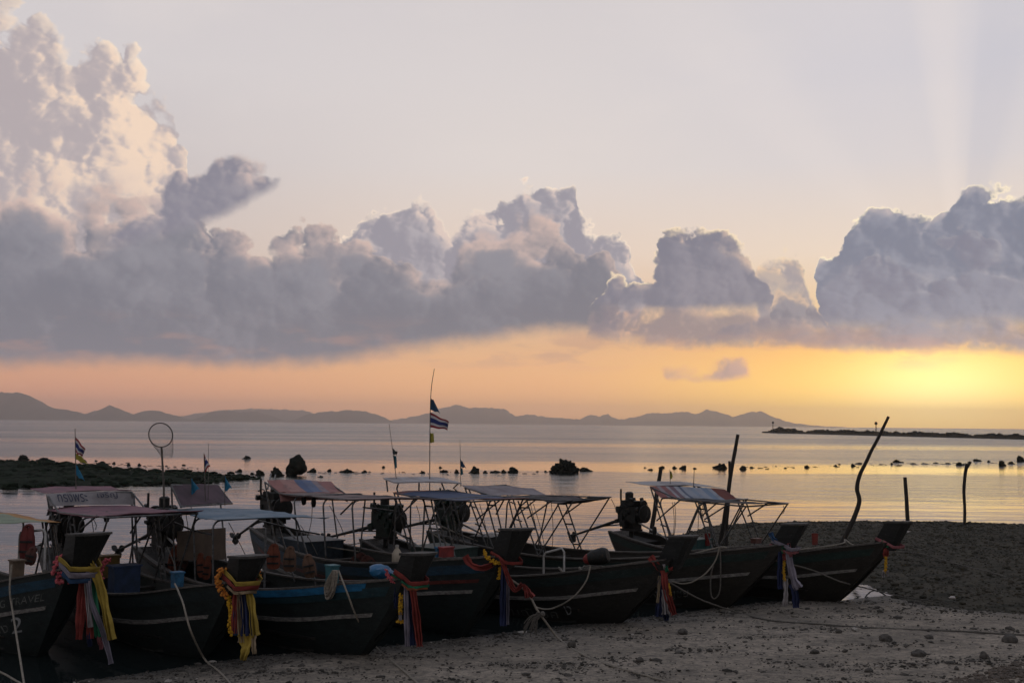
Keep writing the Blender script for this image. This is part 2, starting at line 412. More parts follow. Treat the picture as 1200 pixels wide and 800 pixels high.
# ------------------------------------------------------------------ sea
def build_sea():
    m, t, b, g = newmat('sea_water')
    ge = t.nodes.new('ShaderNodeNewGeometry'); P = E(g, ge.outputs['Position']); x, y, z = g.sep(P)
    n1 = g.noise(g.vec(x*.035, y*.09, 0.), 1., 3., .5, dim='2D')
    yy = y + (n1-.5)*26.
    # wind ruffles: slope of the ripples by place (calm lee near the beach and over the reef flat, ruffled beyond)
    rough = g.curve(yy, [(18, .015), (23, .03), (27, .14), (38, .15), (45, .065), (60, .060), (66, .2), (74, .7), (90, .7), (98, .07), (112, .07), (128, .75), (190, 1.0), (215, .35), (260, 1.1), (600, 1.2)], 0., 600.)
    far = g.noise(g.vec(x*.004, y*.02, 2.), 1., 4., .55, dim='2D')
    rough = rough*g.ss(.25, .7, far, .7, 1.25)
    h1 = g.noise(g.vec(x*.9, y*2.2, 0.), 1., 3., .55)
    h2 = g.noise(g.vec(x*3.2, y*8., 4.), 1., 2., .5)
    h3 = g.noise(g.vec(x*.16, y*.5, 7.), 1., 2., .5)
    h = h1*.12+h2*.03+h3*.40
    bn = t.nodes.new('ShaderNodeBump'); bn.inputs['Distance'].default_value = 1.
    g.put(bn.inputs['Strength'], rough*.9); t.links.new(h.o, bn.inputs['Height']); t.links.new(bn.outputs[0], b.inputs['Normal'])
    b.inputs['Base Color'].default_value = (.010, .014, .014, 1); b.inputs['IOR'].default_value = 1.33
    g.put(b.inputs['Roughness'], rough*.16+.03)
    mb = MB(); W = 13500.
    mb.add([(-W, -30, 0), (W, -30, 0), (W, W, 0), (-W, W, 0)], [(0, 1, 2, 3)])
    tag(mb.build('sea', m, smooth=False), kind='structure')
build_sea()

# ------------------------------------------------------------------ beach
SHORE_PX = [(-400, 870), (-100, 830), (60, 803), (180, 786), (300, 768), (400, 761), (480, 754), (600, 740), (700, 728), (770, 721), (840, 712), (900, 705), (950, 702), (985, 703), (1012, 700), (1040, 697), (1065, 703), (1100, 709), (1200, 717), (1400, 730)]
SHORE = [at(px, py, z=0)[:2] for px, py in SHORE_PX]
BEACH_POLY = [tuple(p) for p in SHORE]+[(60, SHORE[-1][1]), (60, -20), (-60, -20), (-60, SHORE[0][1]-6)]
BANK_PX = [(790, 634), (800, 622), (830, 613), (900, 609.5), (1000, 609), (1100, 609), (1200, 613), (1400, 622), (1400, 745), (1200, 721), (1100, 712), (1062, 705), (1045, 690), (1010, 677), (985, 676), (960, 684), (900, 690), (850, 664), (815, 645)]
BANK = [tuple(at(px, py, z=.12)[:2]) for px, py in BANK_PX]
def beach_h(x, y):
    s = sdist(BEACH_POLY, x, y)
    if s > 0:
        h = .10*(1-math.exp(-s/1.2))+.028*s
    else: h = .45*s
    return max(-.7, h), s
def build_beach():
    nx, ny = 470, 400
    vs = []; wet = []
    for j in range(ny):
        v = j/(ny-1); y = -14+ (28*v/.2 if v < .2 else 28+0*v) if False else (-14+26*(v/.15) if v < .15 else 12+20*((v-.15)/.85))
        half = max(9., .50*max(y, 0)+4) if y > 8 else 24
        for i in range(nx):
            x = (i/(nx-1)*2-1)*half+(2 if y > 8 else 0)
            h, s = beach_h(x, y)
            n = nz(x*.6, y, 1.3)*.022+nz(x*.7, y, 3.7, 3)*.016+nz(x*.8, y, 9., 5)*.011
            n += .035*max(0, nz(x*.5, y*1.4, 1.9, 9)-.15)+.010*nz(x*.8, y, 6.3, 8)+.009*abs(nz(x, y, 14., 2))
            vs.append((x, y, h+n*smooth(-.15, .5, s)))
            q = nz(x, y, .5); wet.append(max(smooth(1.2+q*.9, -.1, s)*.95, .6*smooth(2.6+q*2, .2, s)))
    fs = [(j*nx+i, j*nx+i+1, (j+1)*nx+i+1, (j+1)*nx+i) for j in range(ny-1) for i in range(nx-1)]
    mb = MB(); mb.add(vs, fs)
    m, t, b, g = newmat('beach_sand')
    ge = t.nodes.new('ShaderNodeNewGeometry'); P = E(g, ge.outputs['Position']); x, y, z = g.sep(P)
    Q = g.vec(x*.55, y, z)
    a = t.nodes.new('ShaderNodeAttribute'); a.attribute_name = 'wet'; w = E(g, a.outputs['Fac'])
    n1 = g.noise(Q, 1.1, 5., .6); n2 = g.noise(Q, 6., 6., .68); n3 = g.noise(Q, 42., 3., .6)
    c = g.mix(g.ss(.32, .7, n1), (.37, .312, .245, 1), (.20, .170, .133, 1))  # sand tones; the darker patches also paint in hummock shading
    c = g.mix(g.ss(.50, .66, n2)*.7, c, (.12, .105, .09, 1))          # crushed shell, weed and coral crumbs
    n4 = g.noise(Q, 13., 5., .7); n5 = g.noise(g.vec(x*.8, y, z), 28., 4., .7)  # darker spots put into the colour as shade between sand lumps
    c = g.mix(g.ss(.47, .59, n4)*.62, c, (.105, .094, .08, 1))
    c = g.mix(g.ss(.54, .62, n5)*.55, c, (.085, .077, .066, 1))
    c = g.mix(g.ss(.66, .72, n3)*.5, c, (.46, .42, .37, 1))
    c = g.mix(g.ss(.56, .66, g.noise(Q, 17., 4., .6))*.5, c, (.10, .09, .078, 1))
    c = g.mix(w, c, (.030, .031, .028, 1))
    t.links.new(c.o, b.inputs['Base Color']); setspec(b, .25)
    g.put(b.inputs['Roughness'], g.ss(0., 1., w, .9, .55))
    bn = t.nodes.new('ShaderNodeBump'); bn.inputs['Strength'].default_value = 1.; bn.inputs['Distance'].default_value = .09
    t.links.new((n2*.45-n4*.5-n5*.3+n3*.25).o, bn.inputs['Height']); t.links.new(bn.outputs[0], b.inputs['Normal'])
    o = mb.build('beach', m, smooth=True)
    at_ = o.data.attributes.new('wet', 'FLOAT', 'POINT'); at_.data.foreach_set('value', wet)
    tag(o, kind='structure')
    return o
build_beach()
ROCK = mat('dark_rock', (.022, .023, .020), (.010, .012, .010), rough=.95, scale=3., bump=.8, bscale=9., c3=(.016, .026, .015), spec=.06)
STONE = mat('beach_stone', (.085, .076, .066), (.042, .039, .035), rough=.9, scale=9., bump=.5, bscale=40., spec=.2, c3=(.10, .09, .08))
BANKM = mat('shingle', (.062, .055, .042), (.027, .026, .02), rough=.95, scale=2.2, bump=1., bscale=22., c3=(.078, .074, .062), spec=.08)

def bank_h(x, y):
    d = sdist(BANK, x, y)
    return (.34*(1-math.exp(-max(d, 0)/2.2)) if d > 0 else .14*d), d
def build_bank():
    xs = [p[0] for p in BANK]; ys = [p[1] for p in BANK]
    x0, x1, y0, y1 = min(xs)-2, min(max(xs)+2, 34), min(ys)-2, max(ys)+3
    nx, ny = 260, 190; vs = []
    for j in range(ny):
        for i in range(nx):
            x = x0+(x1-x0)*i/(nx-1); y = y0+(y1-y0)*j/(ny-1)
            h, d = bank_h(x, y)
            h += (nz(x, y, .9)*.05+nz(x, y, 2.7, 4)*.03+abs(nz(x, y, 5.5, 2))*.025)*smooth(-.8, .8, d)
            vs.append((x, y, max(h, -.6)))
    mb = MB(); mb.add(vs, [(j*nx+i, j*nx+i+1, (j+1)*nx+i+1, (j+1)*nx+i) for j in range(ny-1) for i in range(nx-1)])
    tag(mb.build('shingle_bank', BANKM), kind='structure')
    rnd = random.Random(3); mb = MB(); k = 0
    while k < 9000:
        y = y0+(y1-y0)*rnd.random()**1.25; x = x0+(x1-x0)*rnd.random()
        h, d = bank_h(x, y)
        if d < -.05 and (rnd.random() > .5*math.exp(d/.45) or y > 29 or x < 7): continue
        if x/y > .47: continue
        if d < -.05: h = max(h, beach_h(x, y)[0])
        s = rnd.uniform(.015, .036) if rnd.random() < .95 else rnd.uniform(.04, .085)
        mb.k = 0 if rnd.random() < .9 else 1
        mb.blob((x, y, h+s*.25+(nz(x, y, .9)*.05+nz(x, y, 2.7, 4)*.03+abs(nz(x, y, 5.5, 2))*.025)*smooth(-.8, .8, d)), (s*rnd.uniform(.8, 1.5), s*rnd.uniform(.8, 1.3), s*rnd.uniform(.5, .9)), seed=k, sub=1, amp=.4, rotz=rnd.random()*3)
        k += 1
    tag(mb.build('shingle_stones', [BANKM, STONE], smooth=False), 'dark shingle and broken coral strewn over the bank right of the boats', 'shingle', kind='stuff')
build_bank()
def scatter_clumps():
    rnd = random.Random(11); mb = MB(); k = 0
    while k < 9000:
        y = 16.2+10*rnd.random()**1.2; x = rnd.uniform(-.5, .5)*y
        h, s = beach_h(x, y)
        if s < .05: continue
        n = nz(x*.5, y*1.3, .9, 7)+.6*nz(x*.8, y*1.6, 2.3, 3)
        dens = smooth(-.05, .55, n)*.9+.10+smooth(1.9, 0, s)*.8
        if rnd.random() > dens: continue
        q = rnd.random(); r = rnd.uniform(.005, .014) if q < .85 else rnd.uniform(.014, .024) if q < .985 else rnd.uniform(.028, .05)
        mb.k = 0 if rnd.random() < .75 else 1 if rnd.random() < .88 else 2
        mb.blob((x, y, h+r*.12+.012), (r*rnd.uniform(1.0, 2.4), r*rnd.uniform(.8, 1.3), r*rnd.uniform(.5, 1.0)), seed=k, sub=1, amp=.6, rotz=rnd.gauss(0, .5))
        k += 1
    tag(mb.build('beach_debris', [STONE, mat('wet_weed', (.04, .036, .03), (.02, .019, .016), rough=.95, scale=12), mat('shell_grit', (.35, .32, .28), (.2, .18, .16), rough=.8, scale=20)], smooth=False), 'small dark stones, coral bits and weed strewn over the sand', 'beach debris', kind='stuff')
scatter_clumps()
def stone(px, py, w, h, label, group='larger stones on the sand', m=STONE, sub=3):
    p = at(px, py, z=.25); hh, s = beach_h(p.x, p.y); p = at(px, py, z=hh+.01)
    k = p.y/F; mb = MB()
    mb.blob((0, 0, h*k*.30), (w*k*.5, w*k*.42, h*k*.62), seed=px*.37, sub=sub, amp=.35)
    o = mb.build('stone', m); o.location = p; tag(o, label, 'stone', group); return o
for px, py, w, h, l in [(1038, 750, 14, 8, 'rounded dark stone on the open sand below the long rope'), (1184, 752, 18, 10, 'big dark stone on the sand at the right edge of the photo'), (983, 741, 7, 5, 'small upright dark stone on the sand left of the rounded stone'), (1076, 769, 16, 9, 'flat dark stone on the pale sand below the rounded stone'), (1153, 771, 10, 8, 'dark stone on the pale sand near the bottom right weed patch'), (1121, 785, 6, 5, 'little dark stone nearest the bottom right weed patch'),
                      (1018, 787, 10, 5, 'low dark stone on the sand near the bottom edge'), (670, 757, 10, 7, 'dark stone on the sand just right of the knotted rope'), (800, 742, 11, 6, 'dark stone on the sand below the reddish bow ribbons'), (750, 775, 9, 6, 'dark stone among weed in the middle of the lower sand'), (955, 765, 10, 5, 'flat stone on the sand midway between rope and bottom edge')]:
    stone(px, py, w, h, l)
# weed covered patch, bottom right
def weed_patch():
    rnd = random.Random(5); mb = MB()
    for k in range(900):
        px = rnd.uniform(1090, 1230); edge = 801-24*smooth(1095, 1200, px)+4*nz(px, 1, .05); py = rnd.uniform(edge, edge+26)+abs(rnd.gauss(0, 2))*(-1 if rnd.random() < .2 else 1)
        p = at(px, py, z=.3); hh, s = beach_h(p.x, p.y); p.z = hh
        r = rnd.uniform(.01, .032)
        mb.blob((p.x, p.y, hh+.012), (r*rnd.uniform(1, 2.2), r, r*rnd.uniform(.4, .9)), seed=k, sub=1, amp=.5, rotz=rnd.random()*3)
    tag(mb.build('weed_patch', mat('dry_weed', (.12, .095, .075), (.06, .05, .04), scale=8, rough=.95), smooth=False), 'dark mat of dry weed and rubble on the sand at bottom right', 'beach weed', kind='stuff')
weed_patch()

# ------------------------------------------------------------------ reef spit on the left, breakwater on the right
SPIT_PX = [(-250, 540), (-60, 540.5), (0, 541), (60, 543), (120, 549), (180, 553), (240, 556), (285, 558), (300, 561), (270, 565), (180, 568.5), (100, 570.5), (0, 573), (-60, 574), (-250, 575)]
def build_spit():
    SP = [tuple(at(px, py, z=0)[:2]) for px, py in SPIT_PX]
    x0, x1 = -75, -15; y0, y1 = 60, 125; nx, ny = 240, 220; vs = []
    for j in range(ny):
        for i in range(nx):
            x = x0+(x1-x0)*i/(nx-1); y = y0+(y1-y0)*j/(ny-1); d = sdist(SP, x, y)
            h = .22*(1-math.exp(-max(d, 0)/2.5)) if d > 0 else .10*d
            h += (nz(x, y, .35)*.10+abs(nz(x, y, 1.1, 3))*.16-.04)*smooth(-1.5, 1.5, d)
            vs.append((x, y, max(h, -.5)))
    mb = MB(); mb.add(vs, [(j*nx+i, j*nx+i+1, (j+1)*nx+i+1, (j+1)*nx+i) for j in range(ny-1) for i in range(nx-1)])
    rm = mat('weedy_reef', (.018, .026, .017), (.009, .012, .009), rough=1., scale=.7, bump=.9, bscale=5., c3=(.035, .038, .032), spec=.03)
    tag(mb.build('reef_spit', rm), kind='structure')
    rnd = random.Random(2); mb = MB(); k = 0
    while k < 1500:
        x = rnd.uniform(-60, -17); y = rnd.uniform(62, 116); d = sdist(SP, x, y)
        if d < -.6 - 2.5*(rnd.random() < .05): continue
        s = rnd.uniform(.10, .30)*(1 if rnd.random() < .94 else 1.8)
        mb.blob((x, y, (.1 if d > 0 else 0)+s*.2), (s*rnd.uniform(.8, 1.8), s*rnd.uniform(.8, 1.6), s*rnd.uniform(.4, .8)), seed=k, sub=1, amp=.5, rotz=rnd.random()*3); k += 1
    tag(mb.build('reef_stones', rm, smooth=False), 'low weed covered stones piled over the dark reef spit', 'reef stones', kind='stuff')
build_spit()
def build_breakwater():
    rnd = random.Random(9); mb = MB()
    for k in range(560):
        px = 893+ (1330-893)*(k+rnd.random())/560
        by = lerp([893, 1000, 1100, 1200, 1330], [507, 509.5, 512, 514.5, 518], px)
        D = at(px, by, z=0).y; wpx = D/F
        hpx = 6.0+3.2*nz(px, 0, .045)+1.5*nz(px, 3, .11); hpx *= smooth(888, 912, px)
        s = rnd.uniform(.5, 1.0)*hpx*wpx*.62
        p = at(px, by, z=0)
        mb.blob((p.x, p.y+rnd.uniform(0, 6), s*rnd.uniform(.2, .8)), (s*rnd.uniform(.8, 1.4), s*rnd.uniform(.9, 1.4), s*rnd.uniform(.7, 1.1)), seed=k, sub=2, amp=.55, rotz=rnd.random()*3)
    mb.tube([at(px, lerp([893, 1330], [507, 518], px), z=0)+Vector((0, 3, -.3)) for px in range(896, 1331, 14)], 1.3, 7)
    o = mb.build('breakwater', ROCK, smooth=False)
    tag(o, 'long low breakwater of dark boulders under the sunset glow', 'breakwater')
    for px, py, top, l in [(907, 506, 494.5, 'thin channel beacon with a dark topmark at the left end of the breakwater'), (1029, 510, 495.5, 'thin pole beacon behind the breakwater beside the long crooked pole')]:
        p = at(px, py, z=0); k = p.y/F; H_ = (py-top)*k
        e = empty('channel_beacon', p+Vector((0, 3, 0)), 0, l, 'beacon')
        a = MB(); a.tube([(0, 0, 0), (0, 0, H_*.92)], .30, 8, r2=.2); a.tube([(-.5, 0, 0), (0, 0, H_*.5)], .1, 5); a.tube([(.5, 0, 0), (0, 0, H_*.5)], .1, 5); a.build('post', ROCK, e)
        a = MB(); a.lathe([(.1, 0), (.75, .1), (.75, 1.1), (.1, 1.5)], (0, 0, H_*.86), n=8); a.build('topmark', ROCK, e)
build_breakwater()

# ------------------------------------------------------------------ rocks standing in the shallow water
def rock(px, by, w, h, label=None, seed=None, peak=0.):
    p = at(px, by, z=0); k = p.y/F; mb = MB(); seed = px*.613 if seed is None else seed
    W_, H_ = w*k, h*k
    sub = 4 if w > 20 else 3 if w > 8 else 2
    sub = max(3, sub); rr = random.Random(seed)
    if px == 662:
        for q, (ox, oz, sx, sz) in enumerate([(0, .25, .36, .72), (-.22, .1, .28, .62), (.22, .05, .30, .48), (.05, .45, .16, .50), (-.36, 0, .2, .35)]): mb.blob((W_*ox, 0, H_*oz), (W_*sx, W_*.3, H_*sz*.8), seed=q+3, sub=4, amp=.75, freq=1.9)
    elif w > 20: mb.blob((W_*.06, 0, H_*.46), (W_*.46, W_*.40, H_*.46), seed=4.2, sub=sub, amp=.30, freq=1.2); mb.blob((-W_*.2, 0, H_*.2), (W_*.30, W_*.3, H_*.3), seed=8, sub=3, amp=.4)
    else:
        mb.blob((W_*rr.uniform(-.12, .12), 0, H_*.05), (W_*.40, W_*.34, H_*.72), seed=seed, sub=sub, amp=.6, freq=1.6)
        mb.blob((W_*rr.uniform(-.25, .25), -W_*.05, 0), (W_*.50, W_*.34, H_*.36), seed=seed+3, sub=sub, amp=.6, freq=1.8)
    o = mb.build('rock', ROCK, smooth=30); o.location = (p.x, p.y+W_*.3, 0)
    tag(o, label or 'small dark rock breaking the water in the row of reef rocks', 'rock', 'rocks standing in the shallows'); return o
big = [(345, 557, 23, 25, 'tallest boulder in the water, rounded and leaning, beyond the pink and blue canopy'), (322, 558, 15, 12, 'domed dark rock just left of the tallest boulder'), (305, 557, 10, 8, 'small block rock at the end of the reef spit, left of the domed rock'), (366, 553, 9, 5.5, 'small rock a little right of the tallest boulder'), (289, 537.5, 9, 4, 'flat rock alone in open water beyond the spit tip'),
       (27, 538.5, 12, 6.5, 'square dark rock at the far edge of the reef spit near the left edge'), (50, 540, 14, 5, 'low wide rock on the far edge of the reef spit beside the square one'), (407, 553.5, 14, 5, 'low rock with a knob in the water between the tall boulder and the flags'),
       (556, 554, 11, 9, 'pointed rock in the water right of the thin blue flag'), (602, 553.5, 12, 7.5, 'chunky rock in the water left of the largest craggy rock'), (662, 554.5, 30, 17, 'largest craggy rock in open water above the drooping dark canopy'), (686, 552, 13, 5.5, 'low rock tucked against the right side of the largest craggy rock'),
       (845, 548.5, 15, 7.5, 'wide dark rock just left of the two crossed stakes'), (871.5, 549.5, 8, 5, 'small round rock just right of the two crossed stakes'), (802, 549, 7.5, 5, 'small pointed rock in the water above the striped canopy'), (1196, 541, 11, 9, 'round rock in the water at the right edge of the photo'), (1175.5, 545.5, 8, 6.5, 'round rock in the water just left of the rightmost one'),
       (1125, 545, 9, 4.5, 'low rock in the water touching the top of the forked stake'), (1146, 540.5, 9, 3.5, 'flat rock in the water just right of the forked stake'), (1053, 542, 11, 4, 'flat topped rock in the water right of the long crooked pole'), (1000, 546, 5, 4.5, 'small knob rock left of the long crooked pole'), (590, 553.5, 6, 4, 'small rock beside the chunky rock on its left side'), (946, 547.5, 6, 3, 'lone low rock in the orange water left of the crooked pole'), (895, 506.8, 3, 1.6, 'tiny rock awash off the left end of the breakwater'), (1185, 543.5, 7, 4, 'jagged low rock between the two round rocks at the right edge')]
for a in big: rock(*a)
for px, by, w, h in [(376, 559, 6, 2), (386, 552, 5, 3), (400, 553, 4, 2.2), (427, 553, 5, 3), (449, 547.5, 4, 2), (516, 548, 4, 2), (495, 554, 6, 3), (520, 553, 9, 3.5), (535, 554, 5, 5), (568, 554, 5, 3.5), (581, 553.5, 13, 2.6), (630, 552.5, 3, 1.6), (639, 552.5, 3, 2), (756, 548, 3, 1.2), (762, 550.5, 6, 2.2), (776, 548, 6, 2.6), (790, 548.5, 5, 3), (814.5, 549, 4.5, 1.6), (881, 548, 5, 2), (921, 548.5, 4, 1.2), (979.5, 546, 4, 2), (984, 544, 3, 1.5), (1008, 543.5, 7, 2), (1045, 544, 3, 3), (1070, 543.5, 6, 1.5), (1085, 543.5, 8, 1.4), (1098, 543, 6, 1.6), (1111, 543.5, 7, 2), (1137, 542, 5, 2), (1159, 541.5, 4, 2.5), (120, 542, 5, 2), (133, 543, 4, 2), (150, 545, 5, 2.2), (163, 545, 4, 3), (112, 540, 3, 1.5), (97, 541, 6, 3), (215, 545, 5, 1.6), (280, 553, 7, 4), (296, 556, 5, 3)]:
    rock(px, by, w, h)

def reef_line():
    rnd = random.Random(21); mb = MB()
    for k in range(170):
        if k < 70: px = rnd.uniform(868, 1205); by = lerp([868, 1000, 1200], [548.5, 545.5, 541.5], px)+rnd.gauss(0, .8)
        elif k < 110: px = rnd.uniform(370, 660); by = 554+rnd.gauss(0, .9)
        else: px = rnd.uniform(60, 235); by = lerp([60, 235], [541, 549], px)+rnd.gauss(0, 1.2)
        p = at(px, by, z=0); kk = p.y/F; w = rnd.uniform(.5, 3.4)*kk; h = rnd.uniform(.15, .6)*kk
        mb.blob((p.x, p.y, h*.1), (w, w*.7, h), seed=k, sub=1, amp=.5)
    tag(mb.build('reef_crumbs', ROCK, smooth=False), 'scattered low stones just breaking the surface along the reef line', 'reef stones', kind='stuff')
reef_line()

# ------------------------------------------------------------------ hills across the bay
HILLM = mat('hill_forest', (.045, .055, .038), (.03, .04, .03), rough=.95, scale=.004, bump=0)
def hills(prof, D, depth, seed):
    pts = prof; x0, x1 = pts[0][0], pts[-1][0]; n = int((x1-x0)/2)+1; rows = 9; vs = []
    for i in range(n+1):
        px = x0+(x1-x0)*i/n
        py = lerp([p[0] for p in pts], [p[1] for p in pts], px)
        top = at(px, py-1.2*nz(px, seed, .13)-1.2*nz(px, seed, .27)-.8*nz(px, seed, .6)+.8, D=D+depth*.5)
        for j in range(rows):
            t = j/(rows-1)*2-1
            y = D+depth*.5*(1+t)
            k = (1-abs(t)**1.25)
            wob = nz(px*.05, t*3, 1.5, seed)*.18*(1-abs(t))*abs(t)*4
            z = max(-1, (top.z)*max(0, k+wob*.5)) if abs(t) > .01 else max(-1, top.z)
            vs.append((top.x*(1+.02*t*nz(px*.03, t, 1)), y, z-(.5 if abs(t) == 1 else 0)))
    mb = MB(); mb.add(vs, [(i*rows+j, (i+1)*rows+j, (i+1)*rows+j+1, i*rows+j+1) for i in range(n) for j in range(rows-1)])
    tag(mb.build('hills', HILLM), kind='structure')
hills([(-160, 470), (-80, 466), (-20, 461), (0, 459), (17, 459), (35, 462), (45, 470), (60, 477), (80, 479), (100, 485), (110, 481), (130, 474), (145, 480), (155, 486), (170, 480), (180, 479), (195, 483), (228, 493)], 8600, 1000, 1.)
hills([(228, 493), (240, 486), (250, 481), (265, 480), (282, 482), (300, 481), (325, 489), (337, 494), (345, 491), (360, 484), (385, 480.5), (420, 480), (440, 484), (466, 495)], 9400, 1000, 2.)
hills([(440, 495), (470, 490), (495, 485), (515, 478), (535, 473), (550, 477), (575, 477), (590, 478), (605, 487), (617, 484), (640, 488), (680, 490), (693, 484), (703, 487), (713, 484), (722, 490), (745, 488), (763, 482), (775, 484), (800, 481), (815, 484), (830, 479), (845, 483), (860, 487), (880, 482), (893, 481), (905, 487), (925, 494), (945, 497), (960, 498.5), (1000, 500.5)], 11600, 1000, 3.)
hills([(170, 494), (200, 489), (225, 484), (245, 481), (270, 479), (295, 478), (330, 478.5), (358, 480), (378, 486), (405, 489), (440, 492), (470, 495.5)], 12200, 1000, 4.)
def build_haze():
    m = bpy.data.materials.new('sea_haze'); m.use_nodes = True; t = m.node_tree; t.nodes.clear()
    v = t.nodes.new('ShaderNodeVolumePrincipled'); v.inputs['Density'].default_value = HAZE; v.inputs['Color'].default_value = (.97, .90, .87, 1); v.inputs['Anisotropy'].default_value = .82
    o = t.nodes.new('ShaderNodeOutputMaterial'); t.links.new(v.outputs[0], o.inputs['Volume'])
    mb = MB(); mb.box((0, 6700, 109), (27400, 13700, 222)); ob = mb.build('haze', m, smooth=False); tag(ob, kind='stuff')
HAZE = 1.05e-4
build_haze()
S.cycles.volume_bounces = 1
# ------------------------------------------------------------------ longtail boats
POSE = {'b7': (8.128, 25.286, -0.828, 7.625, 0.937, 1.159, 0.884, 1.517), 'b6': (5.668, 24.648, -0.598, 9.122, 0.916, 1.225, 0.895, 1.500),
        'b5': (2.987, 22.342, -0.721, 8.339, 0.953, 1.198, 0.757, 1.448), 'b4': (-0.197, 20.883, -0.918, 9.649, 0.897, 1.372, 1.080, 1.634),
        'b3': (-1.761, 18.835, -0.823, 8.986, 0.933, 1.232, 0.896, 1.501), 'b2': (-4.488, 18.805, -0.868, 8.324, 0.915, 1.236, 0.793, 1.429),
        'b1': (-7.172, 18.867, -0.798, 8.009, 0.898, 1.212, 0.880, 1.621)}
METAL = mat('weathered_pipe', (.11, .115, .12), (.05, .045, .04), rough=.5, metal=.5, scale=14, bump=.1)
WHITEPIPE = mat('white_pipe', (.34, .33, .32), (.20, .19, .17), rough=.5, scale=12, bump=.1)
IRON = mat('oily_iron', (.016, .017, .016), (.008, .009, .008), rough=.6, metal=.2, scale=9, c3=(.05, .03, .02))
GREENIRON = mat('green_engine_paint', (.008, .022, .016), (.007, .009, .008), rough=.45, scale=8)
GREYWOOD = mat('grey_rub_rail', (.21, .20, .185), (.10, .095, .09), rough=.8, scale=5, stretch=(1, 6, 6), c3=(.07, .06, .055))
CAPW = mat('worn_cap_wood', (.10, .09, .08), (.045, .04, .036), rough=.8, scale=5, stretch=(1, 8, 8))
DECKW = mat('deck_wood', (.03, .026, .022), (.014, .013, .012), rough=.85, scale=4, stretch=(1, 8, 4))
ROPE = mat('pale_rope', (.25, .22, .18), (.15, .135, .11), rough=.95, scale=30)
DARKROPE = mat('dark_rope', (.11, .10, .085), (.06, .055, .05), rough=.95, scale=30)
BLACKCLOTH = mat('dark_tarp', (.022, .021, .024), (.04, .035, .035), rough=.85, scale=3)
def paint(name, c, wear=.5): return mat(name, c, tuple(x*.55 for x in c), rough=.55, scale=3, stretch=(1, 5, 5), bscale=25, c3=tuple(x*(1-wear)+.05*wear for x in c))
class Boat:
    def __init__(s, key):
        s.x, s.y, s.th, s.L, s.B, s.zs, s.zm, s.zp = POSE[key]
        s.f = Vector((math.cos(s.th), math.sin(s.th), 0)); s.l = Vector((-s.f.y, s.f.x, 0))
    def W(s, lx, ly, z): return Vector((s.x, s.y, 0))+s.f*(lx-s.L)+s.l*ly+Vector((0, 0, z))
    def P(s, lx, ly, z): return Vector((lx-s.L/2, ly, z))
    def on(s, px, py, ly):
        d = ray(px, py); o = Vector((-s.x, -s.y, CAMH)); k = (ly-o.dot(s.l))/d.dot(s.l); p = o+d*k
        return s.L+p.dot(s.f), p.z
    def bt(s, t): return s.B*lerp([0, .1, .25, .45, .6, .75, .88, .95, 1], [.48, .66, .86, 1.0, .97, .83, .55, .34, .16], t)
    def bts(s, t):   # smoothed
        return sum(s.bt(max(0, min(1, t+d*.05))) for d in (-1, -.5, 0, .5, 1))/5
    def zg(s, t):
        if t < .42: return s.zm+(s.zs-s.zm)*((.42-t)/.42)**1.8
        return s.zm+(s.zp-s.zm)*((t-.42)/.58)**1.9
    def zk(s, t): return -.28+.45*max(0, (.14-t)/.14)**1.5+.16*smooth(.7, 1, t)
    def S(s, t, v, side, off=0.):
        """hull skin: t along, v from keel (0) to gunwale (1), side -1 near / +1 far; local point"""
        b = s.bts(t); sh = (1-(1-v)**2.2)**.55
        y = b*(sh*(.80+.20*v))+off
        z = s.zk(t)+(s.zg(t)-s.zk(t))*v**1.15
        x = t*s.L
        if t > .72: x -= 1.30*((t-.72)/.28)**1.4*(1-v)**1.1
        if t < .16: x += .42*(1-t/.16)*(1-v)
        x += .30*smooth(.86, 1, t)*v
        return s.P(x, side*y, z)

def hull_mesh(b):
    mb = MB(); N = 44; V = 10; ring = 2*V+1; vs = []
    for i in range(N+1):
        t = i/N
        for j in range(-V, V+1):
            v = abs(j)/V; vs.append(b.S(t, v, -1 if j < 0 else 1))
    fs = [(i*ring+j, (i+1)*ring+j, (i+1)*ring+j+1, i*ring+j+1) for i in range(N) for j in range(ring-1)]
    fs.append(tuple(range(ring))); fs.append(tuple(N*ring+j for j in range(ring))[::-1])
    mb.add(vs, fs)
    # inner skin
    vs = []; V2 = 6; ring2 = 2*V2+1
    for i in range(N+1):
        t = i/N
        for j in range(-V2, V2+1):
            v = .35+.65*abs(j)/V2; p = b.S(t, v, -1 if j < 0 else 1); sg = -1 if j < 0 else 1
            p.y = sg*max(.02, abs(p.y)-.045)*(1 if j else 0); p.z = max(p.z, .18+.0*t)
            if j == 0: p.y = 0
            p.x = max(-b.L/2+.05, p.x-.03)
            vs.append(p)
    mb.add(vs, [(i*ring2+j, i*ring2+j+1, (i+1)*ring2+j+1, (i+1)*ring2+j) for i in range(N) for j in range(ring2-1)])
    return mb
